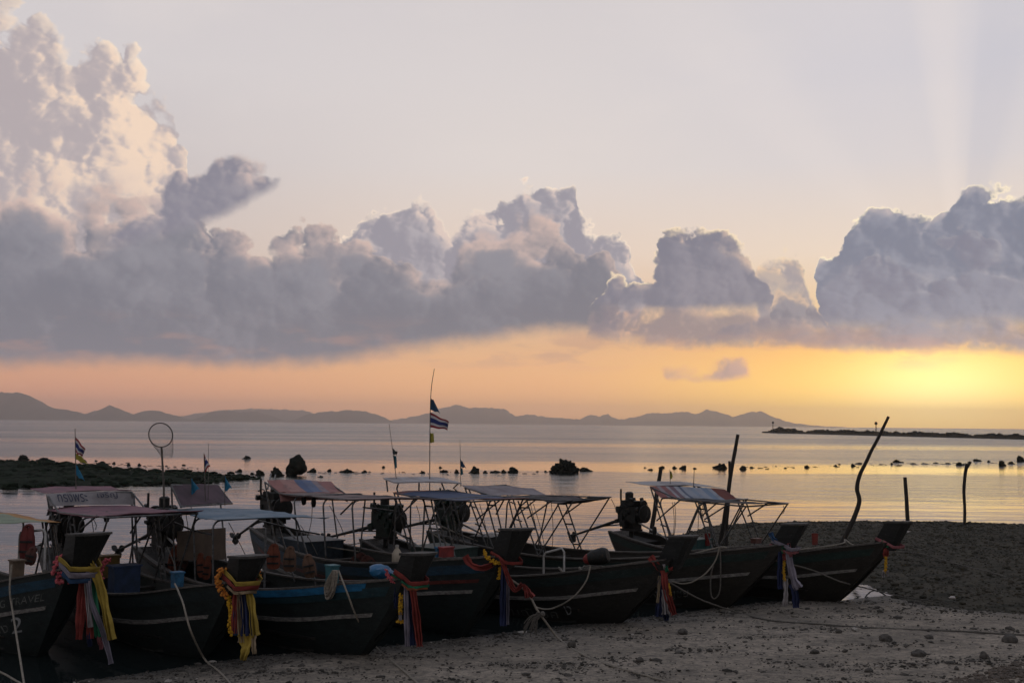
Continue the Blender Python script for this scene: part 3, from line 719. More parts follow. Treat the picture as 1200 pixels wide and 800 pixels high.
def strip(b, t0, t1, v, h, th, sides=(-1, 1), n=40, vh=None):
    """a plank bent along the hull at height fraction v"""
    mb = MB()
    for sd in sides:
        vs = []
        for i in range(n+1):
            t = t0+(t1-t0)*i/n
            H = max(.2, b.zg(t)-b.zk(t))
            v0 = max(0, v-h/H/2); v1 = min(1, v+h/H/2)
            taper = min(1, i/2, (n-i)/2)*.7+.3
            a0 = b.S(t, v0, sd, -.012); a1 = b.S(t, v1, sd, -.012)
            o0 = b.S(t, v0, sd, th*taper); o1 = b.S(t, v1, sd, th*taper)
            vs += [a0, o0, o1, a1]
        fs = []
        for i in range(n):
            for j in range(4):
                q = (i*4+j, i*4+(j+1) % 4, (i+1)*4+(j+1) % 4, (i+1)*4+j); fs.append(q if sd < 0 else q[::-1])
        fs += [(0, 1, 2, 3), tuple(n*4+j for j in (3, 2, 1, 0))]
        mb.add(vs, fs)
    return mb
def cap_rail(b):
    mb = MB()
    for sd in (-1, 1):
        vs = []; n = 44
        for i in range(n+1):
            t = i/n*.985; p = b.S(t, 1, sd); y0 = abs(p.y)-.075; y1 = abs(p.y)+.03
            y0 = max(.01, y0)
            vs += [Vector((p.x, sd*y0, p.z+.004)), Vector((p.x, sd*y1, p.z+.004)), Vector((p.x, sd*y1, p.z+.036)), Vector((p.x, sd*y0, p.z+.036))]
        fs = []
        for i in range(n):
            for j in range(4):
                q = (i*4+j, i*4+(j+1) % 4, (i+1)*4+(j+1) % 4, (i+1)*4+j); fs.append(q if sd < 0 else q[::-1])
        fs += [(0, 1, 2, 3), tuple(n*4+j for j in (3, 2, 1, 0))]
        mb.add(vs, fs)
    return mb
def deck(b):
    mb = MB()
    for t0, t1, zf in ((.80, .975, lambda t: b.zg(t)-.09), (.30, .80, lambda t: .32), (.02, .12, lambda t: b.zg(t)-.10)):
        n = 12; vs = []
        for i in range(n+1):
            t = t0+(t1-t0)*i/n; z = zf(t); w = max(.03, b.bts(t)*.90-.05)
            for y in (-w, w): vs += [b.P(t*b.L, y, z), b.P(t*b.L, y, z-.03)]
        fs = []
        for i in range(n):
            a = i*4; c = a+4
            fs += [(a, a+2, c+2, c), (a+1, c+1, c+3, a+3)]
        fs += [(0, 1, 3, 2), (n*4, n*4+2, n*4+3, n*4+1)]
        mb.add(vs, fs)
    return mb
def thwart(b, t):
    mb = MB(); w = b.bts(t)-.05; mb.box(b.P(t*b.L, 0, b.zg(t)-.14), (.22, 2*w, .04)); return mb
def prow_dims(b, k, spl, u):
    L = b.L; e = .44*k*u
    return L-.14+e*.95+.02*u*u, L+.33+e*.95, (.15+.07*u)*k*spl, (.11+.13*u)*k*spl
def prow_head(b, k, spl=1.):
    """flared stem block leaning forward above the neck"""
    z0 = b.zp-.20; z1 = b.zp+.47*k; mb = MB(); vs = []; n = 6
    for i in range(n+1):
        u = i/n; z = z0+(z1-z0)*u; xa, xf, wa, wf = prow_dims(b, k, spl, u)
        vs += [b.P(xa, -wa, z), b.P(xf-.05, -wf, z+.03*u), b.P(xf+.03, -wf*.55, z+.03*u), b.P(xf+.03, wf*.55, z+.03*u), b.P(xf-.05, wf, z+.03*u), b.P(xa, wa, z)]
    fs = []
    for i in range(n):
        for j in range(6): fs.append((i*6+j, i*6+(j+1) % 6, (i+1)*6+(j+1) % 6, (i+1)*6+j))
    fs += [(5, 4, 3, 2, 1, 0), tuple(n*6+j for j in range(6))]
    mb.add(vs, fs)
    return mb
def prow_top(b, k, spl=1.):
    z1 = b.zp+.47*k; mb = MB(); xa, xf, wa, wf = prow_dims(b, k, spl, 1.)
    xa -= .02; xf += .02; wa += .02; wf += .02
    q = [b.P(xa, -wa, z1), b.P(xf-.05, -wf, z1+.03), b.P(xf+.03, -wf*.55, z1+.03), b.P(xf+.03, wf*.55, z1+.03), b.P(xf-.05, wf, z1+.03), b.P(xa, wa, z1)]
    mb.add([p+Vector((0, 0, .003)) for p in q]+[p+Vector((0, 0, .04)) for p in q], [(5, 4, 3, 2, 1, 0), (6, 7, 8, 9, 10, 11)]+[(j, (j+1) % 6, (j+1) % 6+6, j+6) for j in range(6)])
    return mb
def engine(b, root, seed, big=1., shaft=True, green=False, tilt=0.):
    rnd = random.Random(seed); e = MB(); X = .38; Z = b.zs+.06
    P = lambda x, y, z: b.P(X+x*big, y*big, Z+z*big)
    e.box(P(0, 0, .40), (.62*big, .40*big, .42*big)); e.box(P(-.02, 0, .68), (.52*big, .26*big, .18*big)); e.box(P(.02, 0, .12), (.42*big, .30*big, .2*big))
    e.lathe([(.05, -.03), (.20*big, -.02), (.20*big, .06), (.05, .07)], P(.34, 0, .42), Vector((1, 0, 0)), 14)
    e.lathe([(.03, -.02), (.10*big, -.02), (.10*big, .06), (.03, .06)], P(.36, .05, .70), Vector((1, 0, 0)), 12)
    e.lathe([(.03, -.02), (.08*big, -.02), (.08*big, .06), (.03, .06)], P(.36, -.17, .55), Vector((1, 0, 0)), 12)
    for i in range(30): e.box(P(rnd.uniform(-.34, .32), rnd.choice((-1, 1))*rnd.uniform(.12, .26), rnd.uniform(.12, .78)), (rnd.uniform(.05, .17), rnd.uniform(.05, .14), rnd.uniform(.05, .2)), Matrix.Rotation(rnd.uniform(-.4, .4), 3, 'Y'))
    for i in range(12):
        a = Vector((rnd.uniform(-.3, .3), rnd.uniform(-.24, .24), rnd.uniform(.2, .8))); c = Vector((rnd.uniform(-.35, .4), rnd.uniform(-.26, .26), rnd.uniform(.1, .85)))
        mid = (a+c)/2+Vector((rnd.uniform(-.15, .15), rnd.uniform(-.1, .1), rnd.uniform(0, .2)))
        e.tube([P(*(a*(1-u)**2+mid*2*u*(1-u)+c*u*u)) for u in [q/8 for q in range(9)]], .014, 5)
    eo = e.build('engine', [GREENIRON if green else IRON], root, smooth=30)
    a = MB(); a.lathe([(.06*big, 0), (.11*big, .01), (.11*big, .22*big), (.07*big, .25*big)], P(-.16, .1, .74), n=12); a.build('air_filter', IRON, eo)
    a = MB(); a.tube([P(.05, -.2, .6), P(-.05, -.28, .66), P(-.12, -.28, .8), P(-.12, -.28, 1.08)], .026*big, 7); a.build('exhaust', IRON, eo)
    a = MB(); a.lathe([(.20*big, 0), (.235*big, .01), (.235*big, .05), (.20*big, .06)], P(.44, 0, .44), Vector((1, 0, 0)), 16); a.build('flywheel', IRON, eo)
    a = MB(); a.tube([P(0, 0, -.34), P(0, 0, .05)], .06, 8); a.box(P(0, 0, .0), (.5, .34, .05)); a.build('swivel_mount', IRON, root)
    a = MB(); a.tube([P(.3, -.05, .2), P(.9, -.1, .02), P(1.45, -.16, -.16)], .024, 7); a.build('tiller', WHITEPIPE if seed % 2 else METAL, root)
    if shaft:
        p0 = P(-.25, 0, .28); p1 = b.P(-1.85, 0, .98+tilt); d = (p1-p0).normalized()
        a = MB(); a.tube([p0, p0.lerp(p1, .35), p1], [.05, .04, .028], 8); a.tube([p0+Vector((0, 0, -.15)), p0.lerp(p1, .45)], .018, 5); so = a.build('tail_shaft', IRON, root)
        a = MB(); q = p1
        a.lathe([(.02, -.04), (.05, -.02), (.045, .08), (.01, .12)], q, d, 10)
        side = d.cross(Vector((0, 0, 1))).normalized(); up = side.cross(d)
        for k in range(3):
            t = k*2.094+.4; rd = side*math.cos(t)+up*math.sin(t); tn = d.cross(rd)
            g_ = []
            for i in range(6):
                u = i/5; w = .07*math.sin(math.pi*(.15+.8*u))+.012
                g_.append([q+rd*(.03+.15*u)+tn*w*s_+d*s_*.035*(1-.5*u) for s_ in (-1, 0, 1)])
            a.sheet(g_, .008)
        a.build('propeller', IRON, so)
        a = MB(); q2 = p1-d*.18
        a.sheet([[q2+Vector((0, 0, -.03))+d*u*.16, q2+Vector((0, 0, -.20))+d*u*.2] for u in (0, .5, 1)], .014); a.build('skeg', IRON, so)
    return eo
def roof_sheet(b, root, name, m, rows, hw=.9, sag=.04, scal=0., th=.012, nx=10, ny=16, ripple=.012, seed=0):
    """cloth panel through cross rows ((x,z) near, (x,z) far)"""
    g = []; rows = [r if len(r) == 3 else (r[0], r[1], hw) for r in rows]
    for a in range(len(rows)-1):
        (n0, f0, w0), (n1, f1, w1) = rows[a], rows[a+1]
        for i in range(nx+(a == len(rows)-2)):
            u = i/nx; row = []
            for j in range(ny+1):
                v = j/ny; w = w0+(w1-w0)*u
                x = (n0[0]*(1-u)+n1[0]*u)*(1-v)+(f0[0]*(1-u)+f1[0]*u)*v
                z = (n0[1]*(1-u)+n1[1]*u)*(1-v)+(f0[1]*(1-u)+f1[1]*u)*v
                z -= sag*math.sin(math.pi*u)*(.6+.4*math.sin(math.pi*v)) - .02*math.sin(math.pi*v)
                z += ripple*noise.noise(Vector((x*2.2+seed, w*(2*v-1)*2.2, seed)))*2
                if scal and j in (0, ny): z -= scal*abs(math.sin(math.pi*(a+u)*4))
                row.append(b.P(x, w*(2*v-1), z))
            g.append(row)
    mb = MB(); mb.sheet(g, th); return mb.build(name, m, root, smooth=60)
def frame(b, root, name, lines, r=.019, m=None):
    mb = MB()
    for ln in lines: mb.tube([b.P(*p) for p in ln], r, 7)
    return mb.build(name, m or METAL, root)
def ladder(b, x0, z0, x1, z1, y, dx=.28, rungs=3):
    ls = [[(x0, y, z0), (x1, y, z1)], [(x0+dx, y, z0), (x1+dx*.7, y, z1)]]
    for k in range(rungs):
        u = .12+.76*k/max(1, rungs-1); x = x0+(x1-x0)*u; z = z0+(z1-z0)*u; ls.append([(x, y, z), (x+dx*(1-.3*u), y, z)])
    return ls
def hoop(b, x, z, hw, xb0, xb1=None, rad=.16):
    """bent tube across the boat, rounded shoulders, feet on the gunwales at xb"""
    xb1 = xb0 if xb1 is None else xb1; zb = b.zg(max(0, min(1, xb0/b.L)))-.05; pts = []
    pts.append((xb0, -min(hw, b.bts(xb0/b.L)-.06), zb))
    for k in range(5):
        t = math.pi/2*k/4; pts.append((x+(xb0-x)*.12*(1-k/4), -hw+rad*(1-math.cos(t)), z-rad*(1-math.sin(t))))
    for k in range(4, -1, -1):
        t = math.pi/2*k/4; pts.append((x+(xb1-x)*.12*(1-k/4), hw-rad*(1-math.cos(t)), z-rad*(1-math.sin(t))))
    pts.append((xb1, min(hw, b.bts(xb1/b.L)-.06), zb)); return pts
def hull_text(b, hull, txt, t_left, t_right, vc, hgt, m, slant=0., name='painted_name'):
    """hand painted letters laid on the near side of the hull"""
    cu = bpy.data.curves.new('txt', 'FONT'); cu.body = txt; cu.size = 1.; cu.resolution_u = 3
    to = bpy.data.objects.new('txt', cu); COL.objects.link(to)
    bpy.context.view_layer.update()
    me = bpy.data.meshes.new_from_object(to.evaluated_get(bpy.context.evaluated_depsgraph_get()))
    bpy.data.objects.remove(to); bpy.data.curves.remove(cu)
    xs = [v.co.x for v in me.vertices]; ys = [v.co.y for v in me.vertices]
    if not xs: return
    x0, x1 = min(xs), max(xs); y0, y1 = min(ys), max(ys)
    import bmesh
    bm = bmesh.new(); bm.from_mesh(me); bmesh.ops.triangulate(bm, faces=bm.faces)
    for _ in range(1): bmesh.ops.subdivide_edges(bm, edges=bm.edges, cuts=1)
    for v in bm.verts:
        u = (v.co.x-x0)/(x1-x0); w = (v.co.y-y0)/(y1-y0)-.5
        t = t_left+(t_right-t_left)*u; H = b.zg(t)-b.zk(t)
        v.co = b.S(t, max(.02, vc+w*hgt/H), -1, .006)
    bm.to_mesh(me); bm.free(); me.materials.clear(); me.materials.append(m)
    o = bpy.data.objects.new(name, me); COL.objects.link(o); o.parent = hull
    return o
LETTER = mat('faded_letter_paint', (.15, .155, .145), (.035, .04, .038), rough=.8, scale=6)
LETTER2 = mat('pale_letter_paint', (.26, .265, .27), (.13, .135, .135), rough=.8, scale=5)
BOATS = {}
def boat(key, name, label, hullc, sheerc, headc=(.012, .014, .014), head=1., spl=1., bilge=True, second=None, topc=(.05, .047, .043), stripe=(.10, .965), rail_label=None):
    b = Boat(key); b.root = empty(name, b.W(b.L/2, 0, 0), b.th, label, 'boat', 'longtail boats drawn up along the beach')
    hm = paint('hull_paint_'+key, hullc); b.hull = hull_mesh(b).build('hull', hm, b.root, smooth=50)
    strip(b, .0, .975, .90, .15, .014).build('sheer_strake', paint('strake_paint_'+key, sheerc), b.root)
    if second: strip(b, .05, .97, .775, .06, .010).build('painted_band', paint('band_paint_'+key, second), b.hull)
    cap_rail(b).build('gunwale', CAPW, b.root, smooth=30)
    strip(b, stripe[0], stripe[1], .66, .065, .035).build('rub_rail', GREYWOOD, b.root)
    if bilge: strip(b, .45, .80, .27, .04, .02).build('bilge_strip', mat('dull_bilge_strip', (.05, .052, .05), (.025, .026, .025), rough=.9), b.root)
    deck(b).build('deck', DECKW, b.root, smooth=False)
    for t in (.38, .56, .70): thwart(b, t).build('thwart', DECKW, b.root, smooth=False)
    ph = prow_head(b, head, spl).build('prow_head', paint('prow_paint_'+key, headc), b.root, smooth=False)
    prow_top(b, head, spl).build('prow_cap', mat('pale_prow_cap_'+key, topc, tuple(x*.5 for x in topc), scale=8), ph, smooth=False)  # top plate in a paler tone than the bow block
    a = MB(); p0 = b.P(.0, 0, b.zs); a.sheet([[b.S(0, v, -1)+Vector((-.015, 0, 0)), b.S(0, v, 1)+Vector((-.015, 0, 0))] for v in (1., .8, .6, .45)], .04); a.build('transom', GREYWOOD, b.root, smooth=False)
    b.head = (head, spl); BOATS[key] = b; return b
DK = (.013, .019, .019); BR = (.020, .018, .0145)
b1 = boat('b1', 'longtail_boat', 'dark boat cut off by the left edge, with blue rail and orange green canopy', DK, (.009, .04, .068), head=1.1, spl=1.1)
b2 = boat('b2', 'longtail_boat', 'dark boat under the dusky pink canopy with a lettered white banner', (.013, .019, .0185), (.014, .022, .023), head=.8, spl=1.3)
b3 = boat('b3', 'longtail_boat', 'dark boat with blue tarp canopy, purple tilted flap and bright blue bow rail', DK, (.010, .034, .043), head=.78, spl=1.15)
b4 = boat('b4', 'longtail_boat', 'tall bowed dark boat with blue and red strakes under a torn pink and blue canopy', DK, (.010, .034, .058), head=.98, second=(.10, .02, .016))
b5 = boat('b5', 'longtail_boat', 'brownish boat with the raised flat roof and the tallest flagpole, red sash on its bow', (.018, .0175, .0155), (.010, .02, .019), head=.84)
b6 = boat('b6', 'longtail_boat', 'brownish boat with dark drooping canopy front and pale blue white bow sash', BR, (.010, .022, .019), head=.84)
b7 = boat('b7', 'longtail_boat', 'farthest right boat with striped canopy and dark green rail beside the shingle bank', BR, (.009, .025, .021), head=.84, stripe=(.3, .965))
for b, k, kw in ((b2, 2, {}), (b3, 3, {'big': 1.05}), (b4, 4, {'big': 1.08}), (b5, 5, {'green': True, 'tilt': .1}), (b6, 6, {'big': .98, 'green': True, 'tilt': .1}), (b7, 7, {'tilt': -.1})): engine(b, b.root, k, **kw)
# painted names
hull_text(b1, b1.hull, 'THONG  TULONG  TRAVEL', .60, .955, .775, .12, LETTER)
hull_text(b1, b1.hull, 'นาวารุ่ง', .66, .845, .50, .26, LETTER)
hull_text(b1, b1.hull, '2', .858, .90, .52, .27, LETTER2)
hull_text(b4, b4.hull, 'บุญ', .70, .775, .48, .26, LETTER)
hull_text(b4, b4.hull, '1', .80, .815, .50, .26, LETTER2)
hull_text(b5, b5.hull, 'มณีโชค', .60, .74, .42, .2, LETTER)
hull_text(b5, b5.hull, 'ง', .765, .79, .46, .18, LETTER2)
hull_text(b6, b6.hull, 'ทรัพย์เจริญชัย', .62, .82, .45, .26, LETTER)

# ------------------------------------------------------------------ canopies
PINK = mat('dusty_pink_tarp', (.21, .105, .125), (.13, .075, .09), rough=.9, scale=2.2, c3=(.10, .08, .09))
PURPLE = mat('purple_flap', (.085, .055, .068), (.055, .04, .047), rough=.9, scale=2.5)
BLUET = mat('blue_grey_tarp', (.09, .14, .185), (.16, .195, .23), rough=.8, scale=2.2, stretch=(1, .4, 1), c3=(.04, .08, .10))
def canopy(b, panels, lines, r=.019):
    o = None
    for i, (nm, m, rows, kw) in enumerate(panels):
        roof_sheet(b, b.root, nm, m, rows, seed=i*3.1+b.L, **kw)
    frame(b, b.root, 'canopy_frame', lines, r)
def side_frames(b, xr, zr, xm, zm, xf, zf, y=.88):
    ls = []
    for sd in (-1, 1):
        ys = sd*y; yb = lambda x: sd*(b.bts(x/b.L)-.06)
        zb = lambda x: b.zg(x/b.L)
        ls += [[(xr, ys, zr), (xr+.55, yb(xr+.55), zb(xr+.55))], [(xr+.12, ys, zr-.03), (xr+.78, yb(xr+.78), zb(xr+.78))]]
        for u in (.3, .6): ls.append([(xr+.55*u, ys, zr+(zb(xr+.5)-zr)*u), (xr+.12+.66*u, ys, zr-.03+(zb(xr+.7)-zr)*u)])
        ls += [[(xm, ys, zm), (xm-.35, ys, zm-.25), (xm-.75, ys, zm-.55)]]
        ls += [[(xm+.75, ys, zm), (xm+.55, ys, zm-.15), (xm-.1, yb(xm-.1), zb(xm))]]
        ls += ladder(b, xm+.45, zm-.03, xm+1.05, zb(xm+1.05), sd*(y-.04), .26)
        ls += [[(xf, ys*.97, zf), (xf-.95, ys, zb((xf-1)))], [(xf-.55, ys*.97, zf), (xm+.75, ys, zm-.42)]]
        ls += [[(xr, ys, zr), (xm, ys, zm), (xf, ys*.97, zf)]]
    for x, z in ((xr, zr), (xm, zm), (xm+.75, zm), (xf, zf)): ls.append([(x, -y, z), (x, y, z)])
    return ls
STRIPES = bandmat('striped_canvas', 1, [(0, (.26, .12, .11)), (.08, (.27, .24, .25)), (.13, (.25, .12, .12)), (.20, (.30, .29, .31)), (.24, (.17, .12, .14)), (.30, (.30, .31, .34)), (.36, (.11, .13, .18)), (.40, (.26, .28, .32)), (.50, (.22, .26, .32)), (.56, (.27, .29, .33)), (.66, (.17, .22, .29)), (.74, (.28, .30, .34)), (.80, (.15, .06, .05)), (.92, (.13, .05, .045))], dirt=.2)
canopy(b7, [('rear_awning', mat('pale_grey_cloth', (.34, .33, .33), (.22, .2, .2), scale=3), [((.95, 2.54), (1.75, 2.50)), ((1.75, 2.49), (2.75, 2.40))], dict(hw=.88, sag=.02)),
            ('striped_visor', STRIPES, [((1.79, 2.465), (2.79, 2.375)), ((2.17, 2.20), (3.27, 2.10))], dict(sag=.015, scal=.015)),
            ('flat_roof', BLACKCLOTH, [((2.18, 2.185), (3.29, 2.09)), ((3.4, 2.18), (3.9, 2.10)), ((5.0, 2.20), (4.6, 2.11))], dict(sag=.03))],
       side_frames(b7, 1.8, 2.44, 2.75, 2.16, 4.7, 2.12)+[hoop(b7, 2.1, 2.17, .9, 2.5), hoop(b7, 3.43, 2.16, .9, 2.7)])
canopy(b6, [('rear_visor', mat('grey_visor_cloth', (.24, .215, .22), (.16, .13, .135), scale=2.4), [((1.39, 2.48), (2.35, 2.37)), ((2.2, 2.24), (2.74, 2.21))], dict(sag=.01)),
            ('flat_roof', BLACKCLOTH, [((2.2, 2.225), (2.75, 2.20)), ((3.7, 2.25), (3.6, 2.22))], dict(sag=.05)),
            ('drooping_front', mat('dark_red_brown_tarp', (.05, .042, .045), (.03, .025, .028), scale=2.5, c3=(.10, .04, .035)), [((3.71, 2.245), (3.61, 2.215)), ((4.6, 2.26), (4.64, 2.25))], dict(sag=.14))],
       side_frames(b6, 1.5, 2.42, 2.6, 2.2, 4.6, 2.24)+[hoop(b6, 2.8, 2.2, .9, 2.6)])
canopy(b5, [('raised_roof', mat('pale_roof_board', (.34, .33, .34), (.24, .20, .19), scale=3), [((1.25, 2.72), (1.35, 2.69)), ((1.62, 2.64), (2.02, 2.58))], dict(sag=.01, th=.03, ripple=.004)),
            ('blue_roof', bandmat('blue_red_edged_tarp', 0, [(0, (.22, .11, .10)), (.08, (.055, .075, .13)), (.55, (.075, .09, .14)), (.86, (.13, .10, .11)), (.94, (.25, .12, .10))]), [((1.57, 2.42), (1.85, 2.39)), ((2.8, 2.37), (3.0, 2.34)), ((3.9, 2.36), (4.13, 2.33))], dict(sag=.04))],
       side_frames(b5, 1.6, 2.40, 2.4, 2.34, 4.0, 2.33)+[[(1.3, -.85, 2.68), (1.35, -.85, 2.42)], [(1.35, .85, 2.66), (1.5, .85, 2.40)], [(1.7, -.85, 2.62), (1.6, -.8, 2.50), (1.7, -.85, 2.40)], [(1.95, .85, 2.57), (1.85, .8, 2.47), (1.95, .85, 2.38)], [(1.5, 0, 2.66), (1.5, 0, 2.40)], hoop(b5, 2.19, 2.3, .9, 2.0)])
PB = bandmat('pink_blue_tarp', 1, [(0, (.27, .135, .12)), (.18, (.31, .18, .16)), (.40, (.09, .12, .20)), (.52, (.13, .16, .24)), (.66, (.24, .19, .20)), (.76, (.27, .14, .13))], dirt=.25)
canopy(b4, [('pink_visor', PB, [((1.86, 2.65), (1.61, 2.55)), ((2.49, 2.39), (2.34, 2.32))], dict(sag=.03, ripple=.02)),
            ('valance', mat('torn_pink_cloth', (.34, .17, .155), (.24, .13, .12), scale=3), [((2.52, 2.385), (2.37, 2.315)), ((2.6, 2.20), (2.45, 2.15))], dict(sag=.0, scal=.05, ripple=.015)),
            ('flat_roof', mat('dim_pink_tarp', (.16, .105, .10), (.10, .08, .08), scale=3), [((2.53, 2.38), (2.38, 2.31)), ((4.0, 2.40), (4.1, 2.36)), ((6.0, 2.44), (6.6, 2.43))], dict(sag=.04))],
       [hoop(b4, 3.25, 2.36, .9, 3.3), hoop(b4, 4.6, 2.38, .9, 4.65), hoop(b4, 5.8, 2.42, .88, 5.85), [(1.7, -.88, 2.6), (2.5, -.88, 2.37), (6.0, -.86, 2.42)], [(1.6, .88, 2.52), (2.4, .88, 2.3), (6.4, .84, 2.40)], [(1.7, -.88, 2.6), (2.2, -.8, 1.1)], [(1.6, .88, 2.52), (2.2, .8, 1.1)], [(.9, -.35, 2.75), (1.9, -.9, 2.45)], [(1.0, -.28, 2.72), (1.95, -.82, 2.43)],
        [(5.3, -.86, 2.1), (5.8, -.86, 2.38)], [(3.25, .86, 2.05), (4.6, .86, 2.05)], [(2.7, -.4, 2.35), (2.75, -.4, 2.15)]] + ladder(b4, 5.9, 2.40, 6.5, 1.2, .78, .3))
canopy(b3, [('purple_flap', PURPLE, [((2.32, 2.70), (1.30, 2.61)), ((2.79, 2.30), (1.95, 2.25))], dict(hw=.8, sag=.02, ripple=.01)),
            ('blue_tarp', BLUET, [((2.42, 2.22), (2.90, 2.19)), ((3.3, 2.19), (3.9, 2.18)), ((4.5, 2.16), (5.5, 2.18))], dict(sag=.03, scal=.02))],
       [hoop(b3, 3.53, 2.12, .9, 3.55, 4.4), hoop(b3, 4.30, 2.13, .9, 4.3, 5.2), [(2.35, -.8, 2.68), (2.62, -.8, .95)], [(1.35, .8, 2.6), (1.76, .8, 1.0)], [(2.79, -.8, 2.30), (1.95, .8, 2.25)], [(2.32, -.8, 2.70), (1.30, .8, 2.61)], [(2.35, -.8, 2.68), (2.8, -.8, 2.28)], [(1.3, .8, 2.6), (1.95, .8, 2.24)],
        [(2.6, -.85, 1.98), (3.5, -.88, 1.88), (4.3, -.88, 1.86)], [(3.0, .86, 1.95), (4.4, .88, 1.86), (5.2, .88, 1.84)], [(5.0, -.82, 1.5), (5.9, -.72, 1.5)], [(5.0, -.82, .9), (5.0, -.82, 1.5)], [(5.9, -.72, 1.0), (5.9, -.72, 2.1)]])
BANNERM = mat('white_banner', (.235, .22, .222), (.15, .138, .14), rough=.85, scale=2.2)
canopy(b2, [('pink_top', PINK, [((.75, 2.56), (.5, 2.535)), ((1.70, 2.52), (1.70, 2.505))], dict(sag=.03)),
            ('flat_roof', PINK, [((1.85, 2.20), (1.88, 2.21)), ((3.6, 2.20), (3.7, 2.22)), ((4.6, 2.24), (5.2, 2.30))], dict(sag=.05)),
            ('drooping_edge', mat('faded_edge_cloth', (.20, .16, .175), (.12, .11, .125), scale=3), [((1.9, 2.195), (1.86, 2.19)), ((1.82, 2.10), (1.80, 2.08))], dict(sag=0, scal=.03))],
       side_frames(b2, 1.75, 2.48, 2.5, 2.17, 5.0, 2.24)+[hoop(b2, 2.0, 2.17, .9, 2.1), hoop(b2, 3.77, 2.16, .9, 3.2)])
ban = roof_sheet(b2, b2.root, 'banner', BANNERM, [((1.78, 2.50), (1.74, 2.49)), ((2.02, 2.27), (1.86, 2.22))], sag=.0, ripple=.006, th=.01)
def banner_text(txt, u0, u1, v0, v1, m):
    cu = bpy.data.curves.new('txt', 'FONT'); cu.body = txt; cu.size = 1.; cu.resolution_u = 3
    to = bpy.data.objects.new('txt', cu); COL.objects.link(to); bpy.context.view_layer.update()
    me = bpy.data.meshes.new_from_object(to.evaluated_get(bpy.context.evaluated_depsgraph_get()))
    bpy.data.objects.remove(to); bpy.data.curves.remove(cu)
    xs = [v.co.x for v in me.vertices]; ys = [v.co.y for v in me.vertices]; x0, x1, y0, y1 = min(xs), max(xs), min(ys), max(ys)
    for v in me.vertices:
        u = u0+(u1-u0)*(v.co.x-x0)/(x1-x0); w = v1+(v0-v1)*(v.co.y-y0)/(y1-y0)     # w: 0 top row, 1 bottom row
        n0 = b2.P(1.78, -.9, 2.50); f0 = b2.P(1.74, .9, 2.49); n1 = b2.P(2.02, -.9, 2.27); f1 = b2.P(1.86, .9, 2.22)
        p = (n0*(1-u)+f0*u)*(1-w)+(n1*(1-u)+f1*u)*w
        v.co = p+Vector((.03, 0, .045))
    me.materials.clear(); me.materials.append(m); o = bpy.data.objects.new('banner_lettering', me); COL.objects.link(o); o.parent = ban
NAVY = mat('navy_letter_paint', (.018, .025, .05), (.03, .035, .055), scale=8, bump=0)
banner_text('ทรงพระ', .10, .44, .22, .86, NAVY); banner_text('เจริญ', .56, .80, .14, .66, NAVY)
canopy(b1, [('roof', bandmat('green_orange_tarp', 1, [(0, (.20, .24, .17)), (.72, (.22, .25, .18)), (.86, (.36, .20, .08)), (.95, (.30, .15, .06))]), [((1.6, 2.14), (1.5, 2.12)), ((3.3, 2.13), (3.2, 2.115)), ((5.3, 2.12), (5.35, 2.10))], dict(sag=.03))],
       [hoop(b1, 2.0, 2.08, .9, 2.0), hoop(b1, 3.6, 2.08, .9, 3.6), [(4.6, .86, 2.08), (5.3, .75, 1.05)], [(4.75, .86, 2.08), (5.45, .74, 1.05)], [(5.0, .8, 2.08), (4.5, .8, 1.0)], [(1.6, -.88, 2.1), (5.3, -.88, 2.08)], [(1.6, .88, 2.1), (5.3, .88, 2.06)]])
x0, z0 = b1.on(22, 660, .45); x1, z1 = b1.on(52, 664, .45)
frame(b1, b1.root, 'grab_rail', [[(x0, .45, z0-.1), (x0, .45, z0+.50), (x0+.05, .45, z0+.58), (x1-.08, .45, z1+.66), (x1, .45, z1+.58), (x1, .45, z1-.05)]], .024, WHITEPIPE)
# rails, panels and cabin boxes belonging to single boats
def brown_panel():
    mb = MB(); p = [b3.P(2.64, -.78, 1.80), b3.P(2.66, -.78, 1.22), b3.P(1.76, .78, 1.05), b3.P(1.72, .78, 1.72)]
    n = (p[1]-p[0]).cross(p[3]-p[0]).normalized()*.012
    mb.add([q+n for q in p]+[q-n for q in p], [(0, 1, 2, 3), (7, 6, 5, 4), (0, 4, 5, 1), (1, 5, 6, 2), (2, 6, 7, 3), (3, 7, 4, 0)])
    mb.build('back_panel', mat('brown_ply', (.12, .085, .06), (.075, .055, .042), scale=2.5, rough=.7), b3.root, smooth=False)
brown_panel()
x0, z0 = b5.on(637, 674, -.55); x1, z1 = b5.on(661, 670, -.55)
frame(b5, b5.root, 'deck_rail', [[(x0, -.55, .5), (x0, -.55, z0+.40), (x0+.06, -.55, z0+.47), (x1-.06, -.55, z1+.47), (x1, -.55, z1+.40), (x1, -.55, .5)]], .022, WHITEPIPE)
def cab(b, px, py, ly, w, d, h, m, name):
    x, z = b.on(px, py, ly); mb = MB(); mb.box(b.P(x, ly, z-h/2), (w, d, h)); mb.box(b.P(x, ly, z+.015), (w+.06, d+.06, .03)); mb.build(name, m, b.root, smooth=False)
TEAL = paint('teal_box_paint', (.02, .085, .085)); BLUEP = paint('blue_box_paint', (.02, .10, .19)); REDP = mat('red_box_paint', (.22, .03, .025), (.12, .02, .02), rough=.6, scale=5)
cab(b7, 812, 632, .0, .55, .8, .5, TEAL, 'engine_hatch'); cab(b5, 520, 641, .2, 1.2, 1.0, .45, paint('dark_green_box', (.02, .045, .04)), 'cabin_box')
cab(b3, 185, 665, .35, .6, .6, .4, BLUEP, 'stern_locker'); cab(b2, 146, 663, -.2, .32, .5, .55, mat('navy_seat', (.015, .03, .07), (.01, .02, .04)), 'helm_seat')
